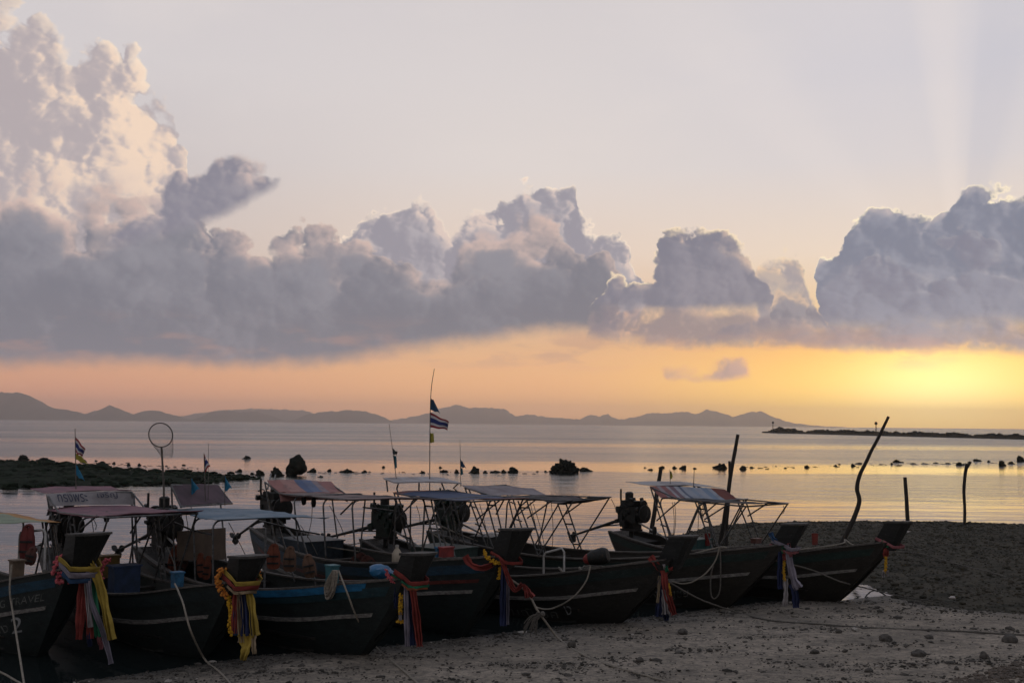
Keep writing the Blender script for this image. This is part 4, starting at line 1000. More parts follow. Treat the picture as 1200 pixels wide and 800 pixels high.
cab(b4, 365, 632, .2, 1.3, 1.0, .5, paint('slate_cabin', (.03, .045, .06)), 'cabin_box'); cab(b6, 575, 628, .1, .6, .9, .45, paint('dim_stern_box', (.03, .035, .035)), 'stern_box')
# ------------------------------------------------------------------ mooring posts on the boats
def post(b, px, py, ly, w, h, m):
    x, z = b.on(px, py, ly); mb = MB(); mb.box(b.P(x, ly, z-h/2), (w, w, h), taper=1.15); mb.box(b.P(x, ly, z+.012), (w*1.35, w*1.35, .024)); mb.build('mooring_post', m, b.root, smooth=False)
post(b1, 20, 657, -.30, .17, .50, mat('tan_post_wood', (.12, .085, .055), (.07, .05, .035), scale=6)); post(b2, 208, 671, -.2, .15, .45, BLUEP); post(b3, 389.5, 663, -.30, .15, .45, paint('teal_post', (.03, .12, .14)))
def blue_rail(b):
    strip(b, .62, .93, .97, .13, .03, sides=(-1,)).build('bright_bow_rail', paint('bright_blue_paint', (.010, .105, .22), .3), b.root)
blue_rail(b3)
# ------------------------------------------------------------------ ribbons, sashes and flower garlands on the bows
CL = {}
def cloth(c, name):
    if name not in CL: CL[name] = mat(name+'_cloth', c, tuple(x*.6 for x in c), rough=.85, scale=3.5, bump=.25, bscale=18, spec=.15)
    return CL[name]
RED = cloth((0.221, 0.045, 0.038), 'red'); YEL = cloth((0.362, 0.258, 0.052), 'yellow'); WHI = cloth((0.333, 0.305, 0.305), 'white'); NAV = cloth((0.026, 0.034, 0.082), 'navy'); GRN = cloth((0.026, 0.150, 0.081), 'green'); PNK = cloth((0.315, 0.116, 0.129), 'pink'); ORG = cloth((0.311, 0.105, 0.056), 'orange'); BLU = cloth((0.033, 0.074, 0.150), 'blue'); LIL = cloth((0.240, 0.219, 0.261), 'lilac'); CRM = cloth((0.308, 0.239, 0.157), 'cream')
MARI = mat('marigold', (.50, .30, .02), (.38, .18, .01), rough=.9, scale=30, bump=.8, bscale=60); MARO = mat('orange_flowers', (.50, .20, .03), (.36, .10, .02), rough=.9, scale=30, bump=.8, bscale=60); PINKF = mat('pink_flowers', (.45, .09, .10), (.28, .04, .06), rough=.9, scale=25, bump=.8, bscale=60, c3=(.55, .30, .30))
def ribbon(root, m, pts, w0, w1=None, D=None, folds=2.2, seed=0, name='ribbon', sway=.03):
    """hanging cloth: pts photo points at distance D, given widths in photo px"""
    w1 = w0 if w1 is None else w1; n = 26; g = []; k = D/F; C = []
    for i in range(n+1):
        u = i/n*(len(pts)-1); a = min(int(u), len(pts)-2); t = u-a
        p = [pts[max(0, min(len(pts)-1, a+q))] for q in (-1, 0, 1, 2)]
        f = lambda c: .5*((2*p[1][c])+(-p[0][c]+p[2][c])*t+(2*p[0][c]-5*p[1][c]+4*p[2][c]-p[3][c])*t*t+(-p[0][c]+3*p[1][c]-3*p[2][c]+p[3][c])*t**3)
        C.append((f(0), f(1)))
    for i in range(n+1):
        px, py = C[i]; dx = C[min(i+1, n)][0]-C[max(i-1, 0)][0]; dy = C[min(i+1, n)][1]-C[max(i-1, 0)][1]; L = math.hypot(dx, dy) or 1
        nx, ny = dy/L, -dx/L; u = i/n; w = (w0+(w1-w0)*u)*(1+.14*math.sin(u*9+seed)+.10*math.sin(u*23+seed*3))*(1+.10*math.sin(u*4+seed)); row = []
        for j in range(9):
            v = j/8-.5
            q = at(px+nx*w*v, py+ny*w*v, D=D)
            q.y += (sway*1.3*math.sin(v*folds*6.28+seed+u*2.2)+.018*math.sin(v*15+seed*2-u*3))*(.4+.6*u)+.02*math.sin(u*7+seed); row.append(q)
        g.append(row)
    mb = MB(); mb.sheet(g, .005); o = mb.build(name, m, None, smooth=60)
    o.parent = root; o.matrix_parent_inverse = Matrix.Translation(-root.location); return o
def garland(root, m, pts, r, D, name='garland', seed=0, dep=0.):
    mb = MB(); rnd = random.Random(seed); P_ = [at(px, py, D=D+dep*i) for i, (px, py) in enumerate(pts)]
    for a in range(len(P_)-1):
        d = P_[a+1]-P_[a]; r_ = r*.8; n = max(3, int(d.length/(r*.32)))
        for i in range(n):
            c = P_[a]+d*(i/n)
            for q in range(4): mb.blob(c+Vector((rnd.uniform(-1, 1), rnd.uniform(-1, 1), rnd.uniform(-1, 1)))*r_*.6, (r_*rnd.uniform(.3, .48),)*3, seed=rnd.random()*99, sub=1, amp=.5)
    o = mb.build(name, m, None, smooth=False); o.parent = root; o.matrix_parent_inverse = Matrix.Translation(-root.location); return o
HEADK = {}
def sash(root, b, m, zc, h, grow=.03, name='sash'):
    """band wrapped round the bow block, following its flare"""
    k, spl = b.head; mb = MB(); g = []
    for i in range(5):
        z = zc+(i/4-.5)*h*.7; z0 = b.zp-.20; z1 = b.zp+.47*k; u = max(0, min(1, (z-z0)/(z1-z0))); xa, xf, wa, wf = prow_dims(b, k, spl, u); row = []
        q = [(xa, -wa), ((xa+xf)/2, -(wa+wf)/2), (xf-.05, -wf), (xf+.03, -wf*.55), (xf+.03, wf*.55), (xf-.05, wf), ((xa+xf)/2, (wa+wf)/2), (xa, wa)]
        o = grow*.6+.012
        for j, (x, y) in enumerate(q):
            f = (x-xa)/(xf-xa); sg = 1 if y > 0 else -1
            row.append(b.W(x+(o if j in (3, 4) else 0), y+sg*o, z-.13*f+.02*math.sin(j*2.3+i*1.7)+.012*math.sin(j*5.1+zc*9)))
        g.append(row)
    mb.sheet(g, .012); o = mb.build(name, m, None, smooth=60); o.parent = root; o.matrix_parent_inverse = Matrix.Translation(-root.location); return o
def bow_dress(b, label):
    p = b.W(b.L-.1, 0, b.zp-.1); e = empty('bow_ribbons', p, 0, label, 'bow ribbons', 'ribbons and garlands tied round the bows'); e.D = 0 if False else None if False else None
    return e
def bow_dress(b, label):
    p = b.W(b.L-.1, 0, b.zp-.1)
    return empty('bow_ribbons', p, 0, label, 'bow ribbons', 'ribbons and garlands tied round the bows'), p.y-.30
e, D = bow_dress(b1, 'red, white, green and yellow ribbons with pink flowers on the leftmost bow')
sash(e, b1, YEL, b1.zp+.14, .10, .06); sash(e, b1, LIL, b1.zp+.04, .12, .06); sash(e, b1, BLU, b1.zp-.06, .09, .04)
ribbon(e, RED, [(98, 664), (95, 700), (92, 749)], 11, 9, D, seed=1); ribbon(e, RED, [(99, 664), (103, 705), (106, 748)], 9, 10, D+.03, seed=2)
ribbon(e, LIL, [(103, 660), (107, 700), (121, 742), (131, 777)], 7, 6, D-.05, seed=3); ribbon(e, WHI, [(101, 662), (103, 700), (107, 734)], 5, 4, D-.04, seed=4)
ribbon(e, YEL, [(105, 656), (115, 680), (124, 715), (131, 749)], 11, 8, D-.08, seed=5); ribbon(e, GRN, [(104, 660), (110, 700), (115, 746)], 9, 9, D+.02, seed=6)
ribbon(e, BLU, [(94, 660), (94, 672), (93, 684)], 8, 6, D+.04, seed=7); ribbon(e, NAV, [(104, 740), (105, 757)], 7, 5, D+.05, seed=8); ribbon(e, PNK, [(116, 744), (119, 760)], 6, 5, D+.05, seed=9)
garland(e, PINKF, [(72, 654), (66, 660), (64, 668), (72, 672), (77, 679), (66, 679)], .10, D+.05, 'flower_garland', 1); garland(e, PINKF, [(126, 655), (120, 662), (117, 672), (120, 680)], .07, D+.35, 'flower_garland', 2)
e, D = bow_dress(b2, 'yellow, blue and red ribbons with a fat marigold garland, second bow from left')
sash(e, b2, YEL, b2.zp+.14, .09); sash(e, b2, RED, b2.zp+.06, .09, .05); sash(e, b2, CRM, b2.zp-.02, .05, .05)
garland(e, MARO, [(262, 668), (255, 673), (254, 682), (262, 692), (268, 700)], .085, D, 'marigold_garland', 3); garland(e, MARI, [(268, 700), (271, 715), (269, 735), (271, 744)], .06, D, 'marigold_garland', 4); garland(e, MARO, [(301, 667), (303, 675), (297, 685), (292, 692)], .07, D+.2, 'marigold_garland', 5)
ribbon(e, RED, [(277, 678), (276, 705), (274, 742)], 8, 8, D-.02, seed=1); ribbon(e, BLU, [(277, 700), (276, 720), (275, 744)], 6, 8, D, seed=2); ribbon(e, CRM, [(280, 680), (281, 710), (283, 752)], 6, 8, D-.03, seed=3)
ribbon(e, NAV, [(283, 676), (288, 705), (291, 744)], 9, 14, D-.04, seed=4); ribbon(e, YEL, [(286, 675), (294, 705), (299, 744)], 7, 9, D-.07, seed=5); ribbon(e, YEL, [(288, 742), (288, 758), (284, 773)], 17, 6, D-.05, seed=6); ribbon(e, CRM, [(296, 742), (298, 766)], 6, 5, D-.04, seed=7)
e, D = bow_dress(b3, 'white, navy and red ribbons reaching the sand, on the third bow from left')
sash(e, b3, RED, b3.zp+.08, .10, .02); sash(e, b3, ORG, b3.zp+.0, .05, .05); sash(e, b3, GRN, b3.zp+.03, .025, .06)
garland(e, PINKF, [(452, 668), (455, 675), (462, 682)], .055, D, 'flower_garland', 6); garland(e, MARI, [(470, 697), (469, 715), (469, 719)], .055, D, 'marigold_garland', 7); garland(e, MARI, [(466, 727), (473, 728)], .055, D, 'marigold_garland', 8)
ribbon(e, LIL, [(475, 672), (476, 700), (477, 757)], 5, 6, D-.05, seed=1); ribbon(e, NAV, [(479, 675), (481, 710), (484, 756)], 7, 9, D, seed=2); ribbon(e, RED, [(481, 672), (486, 705), (490, 740), (492, 757)], 9, 8, D-.06, seed=3); ribbon(e, NAV, [(465, 685), (464, 700), (465, 712)], 4, 5, D+.03, seed=4); ribbon(e, WHI, [(469, 717), (469, 726)], 3, 3, D-.02, seed=5); ribbon(e, PNK, [(490, 668), (487, 680), (486, 690)], 4, 3, D, seed=6)
e, D = bow_dress(b4, 'yellow garland ring with navy ribbon and looping red sash on the tallest bow')
garland(e, MARI, [(569, 645), (568, 649), (574, 656), (582, 659), (592, 659), (601, 655), (607, 646)], .06, D-.05, 'marigold_garland', 9); garland(e, MARI, [(586, 664), (585, 672), (587, 674), (583, 678)], .045, D, 'marigold_garland', 10)
sash(e, b4, RED, b4.zp+.04, .06, .03)
ribbon(e, RED, [(545, 651), (552, 661), (565, 665), (580, 660)], 7, 6, D, seed=1, folds=1); ribbon(e, NAV, [(591, 655), (591, 690), (590, 733)], 9, 10, D-.02, seed=2); ribbon(e, LIL, [(594, 655), (595, 690), (595, 731)], 3, 3, D-.04, seed=3)
ribbon(e, RED, [(588, 654), (594, 672), (601, 688), (606, 690), (612, 683)], 7, 4, D-.08, seed=4); ribbon(e, RED, [(613, 684), (619, 692), (625, 699)], 4, 5, D-.12, seed=5); ribbon(e, RED, [(614, 685), (616, 692), (618, 700)], 3, 5, D-.14, seed=6)
e, D = bow_dress(b5, 'wide red sash with white and navy ribbons and a green knot, low brownish bow')
ribbon(e, RED, [(762, 652), (768, 659), (776, 668)], 7, 8, D+.06, seed=1, folds=1); ribbon(e, RED, [(794, 655), (787, 663), (780, 668)], 8, 8, D+.02, seed=2, folds=1)
ribbon(e, RED, [(778, 668), (780, 690), (786, 708), (790, 720)], 9, 7, D-.05, seed=3); ribbon(e, WHI, [(777, 690), (779, 705), (780, 719)], 4, 9, D-.04, seed=4); ribbon(e, NAV, [(775, 672), (774, 695), (772, 722)], 6, 9, D, seed=5); ribbon(e, CRM, [(773, 674), (772, 690), (771, 706)], 3, 3, D-.01, seed=6); ribbon(e, GRN, [(780, 663), (782, 670)], 4, 4, D-.1, seed=7); ribbon(e, WHI, [(778, 661), (779, 667)], 2.5, 2, D-.1, seed=8); ribbon(e, NAV, [(780, 716), (781, 727)], 8, 5, D, seed=9)
garland(e, MARI, [(784, 684), (785, 692), (786, 698)], .035, D-.06, 'marigold_garland', 11)
e, D = bow_dress(b6, 'lilac and white sash with green and navy ribbons, second bow from the right')
sash(e, b6, LIL, b6.zp+.05, .09, .03); sash(e, b6, PNK, b6.zp-.03, .05, .04); ribbon(e, BLU, [(903, 624), (906, 631), (911, 634)], 5, 5, D+.05, seed=1, folds=1)
ribbon(e, NAV, [(914, 640), (914, 665), (914, 690)], 5, 6, D, seed=2); ribbon(e, GRN, [(918, 638), (918, 648)], 5, 4, D-.03, seed=3); ribbon(e, RED, [(919, 646), (919, 656)], 4, 4, D-.03, seed=4); garland(e, MARI, [(919, 657), (918, 668), (919, 680)], .05, D, 'marigold_garland', 12)
ribbon(e, LIL, [(922, 638), (926, 660), (931, 680), (936, 689)], 5, 11, D-.06, seed=5); ribbon(e, PNK, [(924, 636), (926, 645), (927, 652)], 4, 3, D-.08, seed=6); ribbon(e, WHI, [(921, 678), (921, 695), (920, 710)], 5, 6, D-.02, seed=7); ribbon(e, NAV, [(929, 684), (932, 698), (933, 712)], 8, 8, D-.03, seed=8)
e, D = bow_dress(b7, 'pink band, green knot and red and yellow garland on the bow at far right')
sash(e, b7, PNK, b7.zp+.04, .07, .03); ribbon(e, GRN, [(1039, 633), (1038, 641)], 10, 6, D-.03, seed=1, folds=1); ribbon(e, RED, [(1038, 642), (1038, 652)], 6, 6, D-.02, seed=2); garland(e, MARI, [(1038, 652), (1038, 663), (1037, 670)], .05, D, 'marigold_garland', 13); ribbon(e, WHI, [(1035, 668), (1035, 676)], 2.5, 2.5, D, seed=3); ribbon(e, WHI, [(1040, 668), (1041, 675)], 2.5, 2.5, D, seed=4)

# ------------------------------------------------------------------ mooring ropes
def spline(P, n=10):
    out = []
    for a in range(len(P)-1):
        p = [P[max(0, min(len(P)-1, a+q))] for q in (-1, 0, 1, 2)]
        for i in range(n):
            t = i/n; out.append(.5*((2*p[1])+(p[2]-p[0])*t+(2*p[0]-5*p[1]+4*p[2]-p[3])*t*t+(-p[0]+3*p[1]-3*p[2]+p[3])*t**3))
    out.append(P[-1]); return out
def rope(pts, label, m=ROPE, r=.016, n=8, name='mooring_rope'):
    P_ = spline([Vector(p) for p in pts], n); mb = MB(); rnd = random.Random(len(pts)*7+pts[0][0])
    P_ = [p+Vector((0, 0, .008*noise.noise(p*6))) for p in P_]
    mb.tube(P_, r, 6); o = mb.build(name, m, None, loc=tuple(P_[0])); return tag(o, label, 'rope', 'mooring ropes')
def gnd(px, py, up=.02):
    p = at(px, py, z=.2); h, s = beach_h(p.x, p.y); p = at(px, py, z=max(0, h)+up)
    if sdist(BANK, p.x, p.y) > 0: p = at(px, py, z=max(bank_h(p.x, p.y)[0], h)+.06)
    return p
def near(b, px, py, dy=-.05):  # a point on the near gunwale side of a boat
    t = .75
    for _ in range(6):
        x, z = b.on(px, py, -b.bts(max(0, min(1, t)))+dy); t = x/b.L
    return b.W(x, -b.bts(max(0, min(1, t)))+dy, z)
rope([near(b1, 23, 660), near(b1, 23.5, 690, -.12), near(b1, 24.5, 720, -.3), gnd(30, 812)], 'pale rope hanging straight down the side of the boat at the left edge')
rope([gnd(-20, 778, .25), gnd(5, 789, .1), gnd(30, 804)], 'pale rope running in from the left edge at the bottom corner')
rope([near(b2, 208, 683), at(214, 705, D=18.6), at(224, 740, D=18.4), gnd(240, 772), gnd(258, 787), gnd(275, 806)], 'pale rope dropping from the boat with the lettered banner onto the sand')
rope([near(b3, 397, 668), at(408, 697, D=19.0), at(420, 727, D=19.2), gnd(440, 757), gnd(470, 783), gnd(496, 806)], 'pale rope slanting from the blue bow rail down to the bottom edge')
rope([b4.W(b4.L-.2, -.2, b4.zp-.2), at(612, 688, D=20.8), at(632, 718, D=20.6), gnd(655, 748), gnd(680, 765), gnd(715, 779), gnd(760, 792), gnd(800, 803)], 'long pale rope from the tallest bow with a frayed knot, running to the bottom edge', r=.02)
rope([near(b5, 692, 662), near(b5, 686, 682, -.12), near(b5, 668, 702, -.2), near(b5, 645, 713, -.3), at(628, 711, D=20.65)], 'slack pale rope looping from the low brownish boat to the knotted rope')
rope([b5.W(b5.L-.1, -.15, b5.zp-.3), at(800, 691, D=22.6), at(826, 704, D=23.2), gnd(862, 716), gnd(900, 726), gnd(960, 731), gnd(1040, 736), gnd(1120, 739), gnd(1240, 746)], 'long thin rope lying across the sand toward the right edge', m=DARKROPE, r=.017)
rope([near(b6, 843, 642), near(b6, 838, 657), near(b6, 826, 672), near(b6, 812, 681), near(b6, 800, 683.5), near(b6, 788, 681)], 'pale rope swagging along the painted hull left of the hanging loop')
rope([near(b6, 844, 642), near(b6, 844.5, 665), near(b6, 844, 688), near(b6, 841, 698), near(b6, 836, 701), near(b6, 833, 694), near(b6, 833, 675), near(b6, 836, 662)], 'pale rope hanging in one tall loop against the brown hull', m=DARKROPE)
rope([b6.W(b6.L+.0, -.05, b6.zp-.35), at(950, 667, D=24.4), at(985, 681, D=24.6), gnd(1020, 690), gnd(1060, 699), gnd(1110, 706)], 'taut dark rope crossing below the far right bow to the shingle', m=DARKROPE)
rope([b7.W(b7.L, 0, b7.zp-.25), gnd(1058, 646, .1), gnd(1076, 648), gnd(1090, 651), gnd(1120, 660), gnd(1160, 670), gnd(1180, 676)], 'dark rope lying over the shingle bank from the far right bow', m=DARKROPE, r=.014)
rope([b7.W(5.9, -.6, 1.2), at(985, 637, D=26.3), at(990, 632, D=26.6), at(996, 636, D=26.3), at(1004, 640, D=25.9)], 'short pale rope tied where the crooked pole meets the green rail')
rope([b6.W(7.2, -.2, 1.12), b6.W(7.5, -.45, 1.22), near(b6, 843, 641), near(b6, 852, 641)], 'short pale rope knotted on the rail by the leaning stake')
rope([b5.W(.1, .2, 1.2), at(415, 637, D=27.6), at(395, 636, D=27.3), b4.W(2.2, .8, 1.3)], 'thin dark rope slung between the sterns right of the pink canopy', m=DARKROPE, r=.012)
rope([b5.W(.1, .1, 1.0), at(418, 648, D=27.2), b4.W(2.9, .85, 1.15)], 'lower thin dark rope slung between the sterns right of the pink canopy', m=DARKROPE, r=.012)
def coil(b, px, py, label, w=.3, h=.5, turns=9, m=ROPE, seed=1, flat=False):
    rnd = random.Random(seed); mb = MB(); c = near(b, px, py, -.07) if not flat else b.W(*flat); dirx = b.f
    for k in range(turns):
        ww = w*rnd.uniform(.6, 1.); hh = h*rnd.uniform(.75, 1.); o = Vector((0, 0, 0))+dirx*rnd.uniform(-.04, .04)
        pts = []
        for i in range(21):
            t = i/20*2*math.pi
            if flat: p = c+Vector((math.cos(t)*ww, math.sin(t)*ww*.8, rnd.uniform(0, .02)+k*.018))
            else: p = c+o+dirx*(math.sin(t)*ww*.5*(.35+.65*(1-math.cos(t))/2)-(1-math.cos(t))*.10)+Vector((0, 0, -(1-math.cos(t))/2*hh))-b.l*(.02+.05*k/turns)
            pts.append(p)
        mb.tube(pts, .014, 5)
    o = mb.build('rope_coil', m, None, loc=tuple(c)); tag(o, label, 'rope')
coil(b3, 396, 668, 'hank of pale rope hung over the side beside the teal post')
coil(b5, 0, 0, 'heap of coiled rope on the fore deck of the low brownish boat', w=.32, turns=7, flat=(6.55, .1, .98), m=DARKROPE)
def frayed():
    rnd = random.Random(4); mb = MB(); c = at(636, 719, D=20.55)
    for k in range(22):
        e_ = c+Vector((-rnd.uniform(.1, .36), rnd.uniform(-.05, .05), -rnd.uniform(.15, .38))); mid = c.lerp(e_, .5)+Vector((-.04, 0, rnd.uniform(.03, .12)))
        mb.tube(spline([c, mid, e_], 5), .009, 4)
    mb.blob(c, (.05, .05, .05), 1, 2)
    tag(mb.build('frayed_rope_end', DARKROPE, None, loc=tuple(c)), 'frayed rope end hanging from the knot of the long rope', 'rope')
frayed()

# ------------------------------------------------------------------ stakes standing in the water
STK = mat('stake_wood', (.035, .030, .026), (.018, .016, .014), rough=.9, scale=4, stretch=(8, 8, 1), bump=.9, bscale=12)
def stake(pts, D0, r0, r1, label, branch=None):
    """pts photo points from top to foot; D0 distance"""
    P_ = [at(px, py, D=D0+dd) for px, py, dd in pts]; Q = spline(P_[::-1], 8); n = len(Q); mb = MB()
    Q = [q+Vector((noise.noise(q*1.7)*.02, 0, 0)) for q in Q]
    mb.tube(Q, [r0+(r1-r0)*i/(n-1)*(1)+.006*noise.noise(Q[i]*5) for i in range(n)], 9)
    if branch:
        q = [at(px, py, D=D0) for px, py in branch]; mb.tube(q, r1*.8, 7)
    foot = Q[0]; o = mb.build('mooring_stake', STK, None, loc=tuple(foot)); tag(o, label, 'stake', 'wooden stakes off the beach')
stake([(774.5, 547, 0), (771, 570, 0), (766, 605, 0), (762, 632, 0), (759, 655, 0)], 33.5, .075, .055, 'leaning stake rising behind the left half of the striped canopy')
stake([(855, 540, 0), (854.5, 560, 0), (854, 585, 0), (852, 615, 0), (850, 665, 0)], 31.2, .045, .036, 'thin upright stake crossing the taller leaning one beyond the striped canopy')
stake([(865, 509, 0), (859, 540, 0), (853, 580, 0), (847, 620, 0), (841, 668, 0)], 30.6, .068, .045, 'tall leaning stake crossing the thin upright one beyond the striped canopy')
stake([(1041, 488, 0), (1033, 505, 0), (1019, 533, 0), (1008, 555, 0), (1004, 572, 0), (1007, 587, 0), (1001, 606, 0), (992, 625, 0), (983, 641, 0)], 36., .085, .045, 'longest pole, crooked and bent with its foot behind the green boat rail')
stake([(1060.5, 559, 0), (1062, 580, 0), (1063.5, 604, 0), (1064, 618, 0)], 42., .075, .065, 'short straight stake just beyond the far right bow block')
stake([(1133.5, 543, 0), (1131, 556, 0), (1129.5, 575, 0), (1130.5, 595, 0), (1130.5, 615, 0)], 43.5, .055, .065, 'forked stake standing alone right of the far right bow', branch=[(1133.2, 548), (1137, 541.5)])
stake([(1053, 627, 0), (1053, 640, 0)], 34.5, .07, .065, 'short stump in the shingle close behind the far right bow')

# ------------------------------------------------------------------ flags, pennants and poles on the canopies
THAI = bandmat('tricolour_cloth', 2, [(0, (.22, .03, .035)), (.167, (.42, .40, .40)), (.333, (.025, .035, .12)), (.667, (.42, .40, .40)), (.833, (.22, .03, .035))], dirt=.1)
POLE = mat('thin_pole', (.10, .09, .08), (.05, .045, .04), scale=5, bump=0)
SKYB = cloth((0.028, 0.159, 0.269), 'sky_blue'); YF = cloth((0.319, 0.278, 0.051), 'yellow_flag'); TEALF = cloth((0.034, 0.109, 0.137), 'teal_flag'); DARKF = cloth((0.041, 0.048, 0.048), 'dark_flag'); BLUEF = cloth((0.039, 0.081, 0.136), 'blue_flag')
def flagpole(b, base, top, lx, ly, label, flags, r=.012, mid=None, cat='flagpole'):
    x, z = b.on(base[0], base[1], ly); p0 = b.W(x, ly, z); D = p0.y; e = empty('flagpole', p0, 0, label, cat, 'flagpoles on the canopies')
    inv = Matrix.Translation(-e.location)
    pts = [p0]+([at(*mid, D=D)] if mid else [])+[at(*top, D=D)]
    mb = MB(); mb.tube(spline(pts, 6) if mid else pts, r, 6, r2=r*.6); o = mb.build('pole', POLE); o.parent = e; o.matrix_parent_inverse = inv
    for nm, m, q in flags:
        tl, tr, br, bl = q; g = []; n = 10
        for i in range(n+1):
            u = i/n; row = []
            for j in range(9):
                v = j/8
                px = (tl[0]*(1-u)+tr[0]*u)*(1-v)+(bl[0]*(1-u)+br[0]*u)*v; py = (tl[1]*(1-u)+tr[1]*u)*(1-v)+(bl[1]*(1-u)+br[1]*u)*v
                w = at(px, py, D=D); w.y += .07*u*math.sin(u*6+v*1.5); w.z += .02*u*math.sin(u*9+v); row.append(w)
            g.append(row)
        mb = MB(); mb.sheet(g, .006)
        o = mb.build(nm, m, None, smooth=60)
        if m is THAI:            # bands follow the cloth: store them in a generated-like layout
            me = o.data; a = me.attributes.new('band', 'FLOAT', 'POINT'); k = len(g)*9
            a.data.foreach_set('value', [((i % k) % 9)/8 for i in range(2*k)])
        o.parent = e; o.matrix_parent_inverse = inv
    return e
def fix_thai():
    t = THAI.node_tree; n = t.nodes.new('ShaderNodeAttribute'); n.attribute_name = 'band'
    r_ = [x for x in t.nodes if x.type == 'VALTORGB'][0]
    for l in list(t.links):
        if l.to_node == r_: t.links.remove(l)
    t.links.new(n.outputs['Fac'], r_.inputs[0])
fix_thai()
flagpole(b2, (89, 573), (88, 502), 0, .0, 'flagpole on the dusky pink canopy with a striped flag over yellow and blue ones', [('flag', THAI, [(88, 511.5), (100.5, 526), (95, 534.5), (88, 529)]), ('flag', YF, [(88.5, 531), (96, 535), (101.5, 544), (89, 538)]), ('pennant', SKYB, [(89, 544), (94, 552), (98, 563), (89, 556)])])
flagpole(b3, (241, 592), (239, 531), 0, .0, 'flagpole with a limp folded striped flag behind the purple flap', [('flag', THAI, [(239, 531.5), (241, 536), (245.5, 546), (239.5, 555)])])
flagpole(b3, (244, 590), (244.3, 519), 0, .1, 'bare thin antenna rod beside the limp striped flag', [], r=.007)
flagpole(b3, (224, 596), (224, 560), 0, -.3, 'short stick with a bright blue pennant in front of the purple flap', [('pennant', SKYB, [(224.3, 560), (226, 563.5), (233, 572.5), (224.3, 580)])], r=.008)
flagpole(b3, (263.5, 592), (263.5, 556), 0, .4, 'short stick with a bright blue pennant at the right of the purple flap', [('pennant', SKYB, [(263.3, 557), (265, 561), (271, 571.5), (263.5, 576)])], r=.008)
flagpole(b5, (465, 565), (456, 496), 0, -.6, 'thin bent pole with a dark flag over a teal one on the raised roof', [('flag', DARKF, [(460, 525), (466, 530), (464, 533), (460.8, 532)]), ('flag', TEALF, [(461.2, 533), (464.5, 535), (464.8, 548), (462.5, 549)])], r=.009)
flagpole(b5, (503.5, 575), (509, 432), 0, .3, 'tallest flagpole, with blue pennant, striped flag and yellow flag', [('pennant', BLUEF, [(504.5, 466.5), (508, 469), (515.5, 484), (504.5, 480)]), ('flag', THAI, [(504.5, 483), (526, 494), (524, 503.5), (504.5, 500.5)]), ('flag', YF, [(504, 507), (508, 508), (508.5, 518.5), (504, 518.5)])], r=.013, mid=(504.5, 470))
flagpole(b6, (540, 570), (539, 515), 0, -.7, 'thin pole with small blue flags left of the pointed rock', [('flag', BLUEF, [(539.5, 538), (542, 541), (546, 548), (540, 547)]), ('flag', TEALF, [(539.5, 547), (542, 549), (542.8, 556), (539.5, 556)])], r=.009)
flagpole(b7, (785.5, 568), (785, 550), 0, .0, 'short stick with a small yellow flag on the striped canopy', [('flag', YF, [(785, 550.5), (786.5, 553), (789, 558), (785.3, 562)])], r=.01)
flagpole(b7, (812.5, 576), (813.5, 551), 0, .2, 'bare short stick on the striped canopy right of the yellow flag', [], r=.012)
# ------------------------------------------------------------------ landing net on a pole
def landing_net():
    x, z = b3.on(193.5, 620, -.1); p0 = b3.W(x, -.1, z); D = p0.y; e = empty('landing_net', p0, 0, 'round landing net on a long pole standing upright left of the purple flap', 'landing net'); inv = Matrix.Translation(-e.location)
    mb = MB(); mb.tube([p0+Vector((0, 0, -.35)), at(192, 570, D=D), at(189.3, 524, D=D)], .022, 7); o = mb.build('handle', POLE); o.parent = e; o.matrix_parent_inverse = inv
    c = at(188.3, 509.5, D=D); k = D/F; R_ = 14*k; mb = MB()
    mb.tube([c+Vector((math.sin(t)*R_, .06*math.cos(t), -math.cos(t)*R_)) for t in [i/36*2*math.pi for i in range(37)]], .013, 6, cap=False); o = mb.build('ring', POLE); o.parent = e; o.matrix_parent_inverse = inv
    mb = MB(); N = 26; rows = 9
    def q(i, j):
        t = i/N*2*math.pi; u = j/rows; top = c+Vector((math.sin(t)*R_, 0, -math.cos(t)*R_))
        tip = c+Vector((math.sin(t)*R_*.75*(1-u*.4)+R_*.15*u, .12+.25*math.sin(u*2), -R_*1.9+.15*math.cos(t)*R_)); return top.lerp(tip, u**1.1)+Vector((0, .05*math.sin(u*3), 0))
    for i in range(N):
        for s_ in (1, -1): mb.tube([q(i+s_*j*.5, j) for j in range(rows+1)], .0016, 3, cap=False)
    o = mb.build('mesh_bag', mat('pale_net_cord', (.25, .24, .22), (.2, .19, .18), bump=0)); o.parent = e; o.matrix_parent_inverse = inv
landing_net()
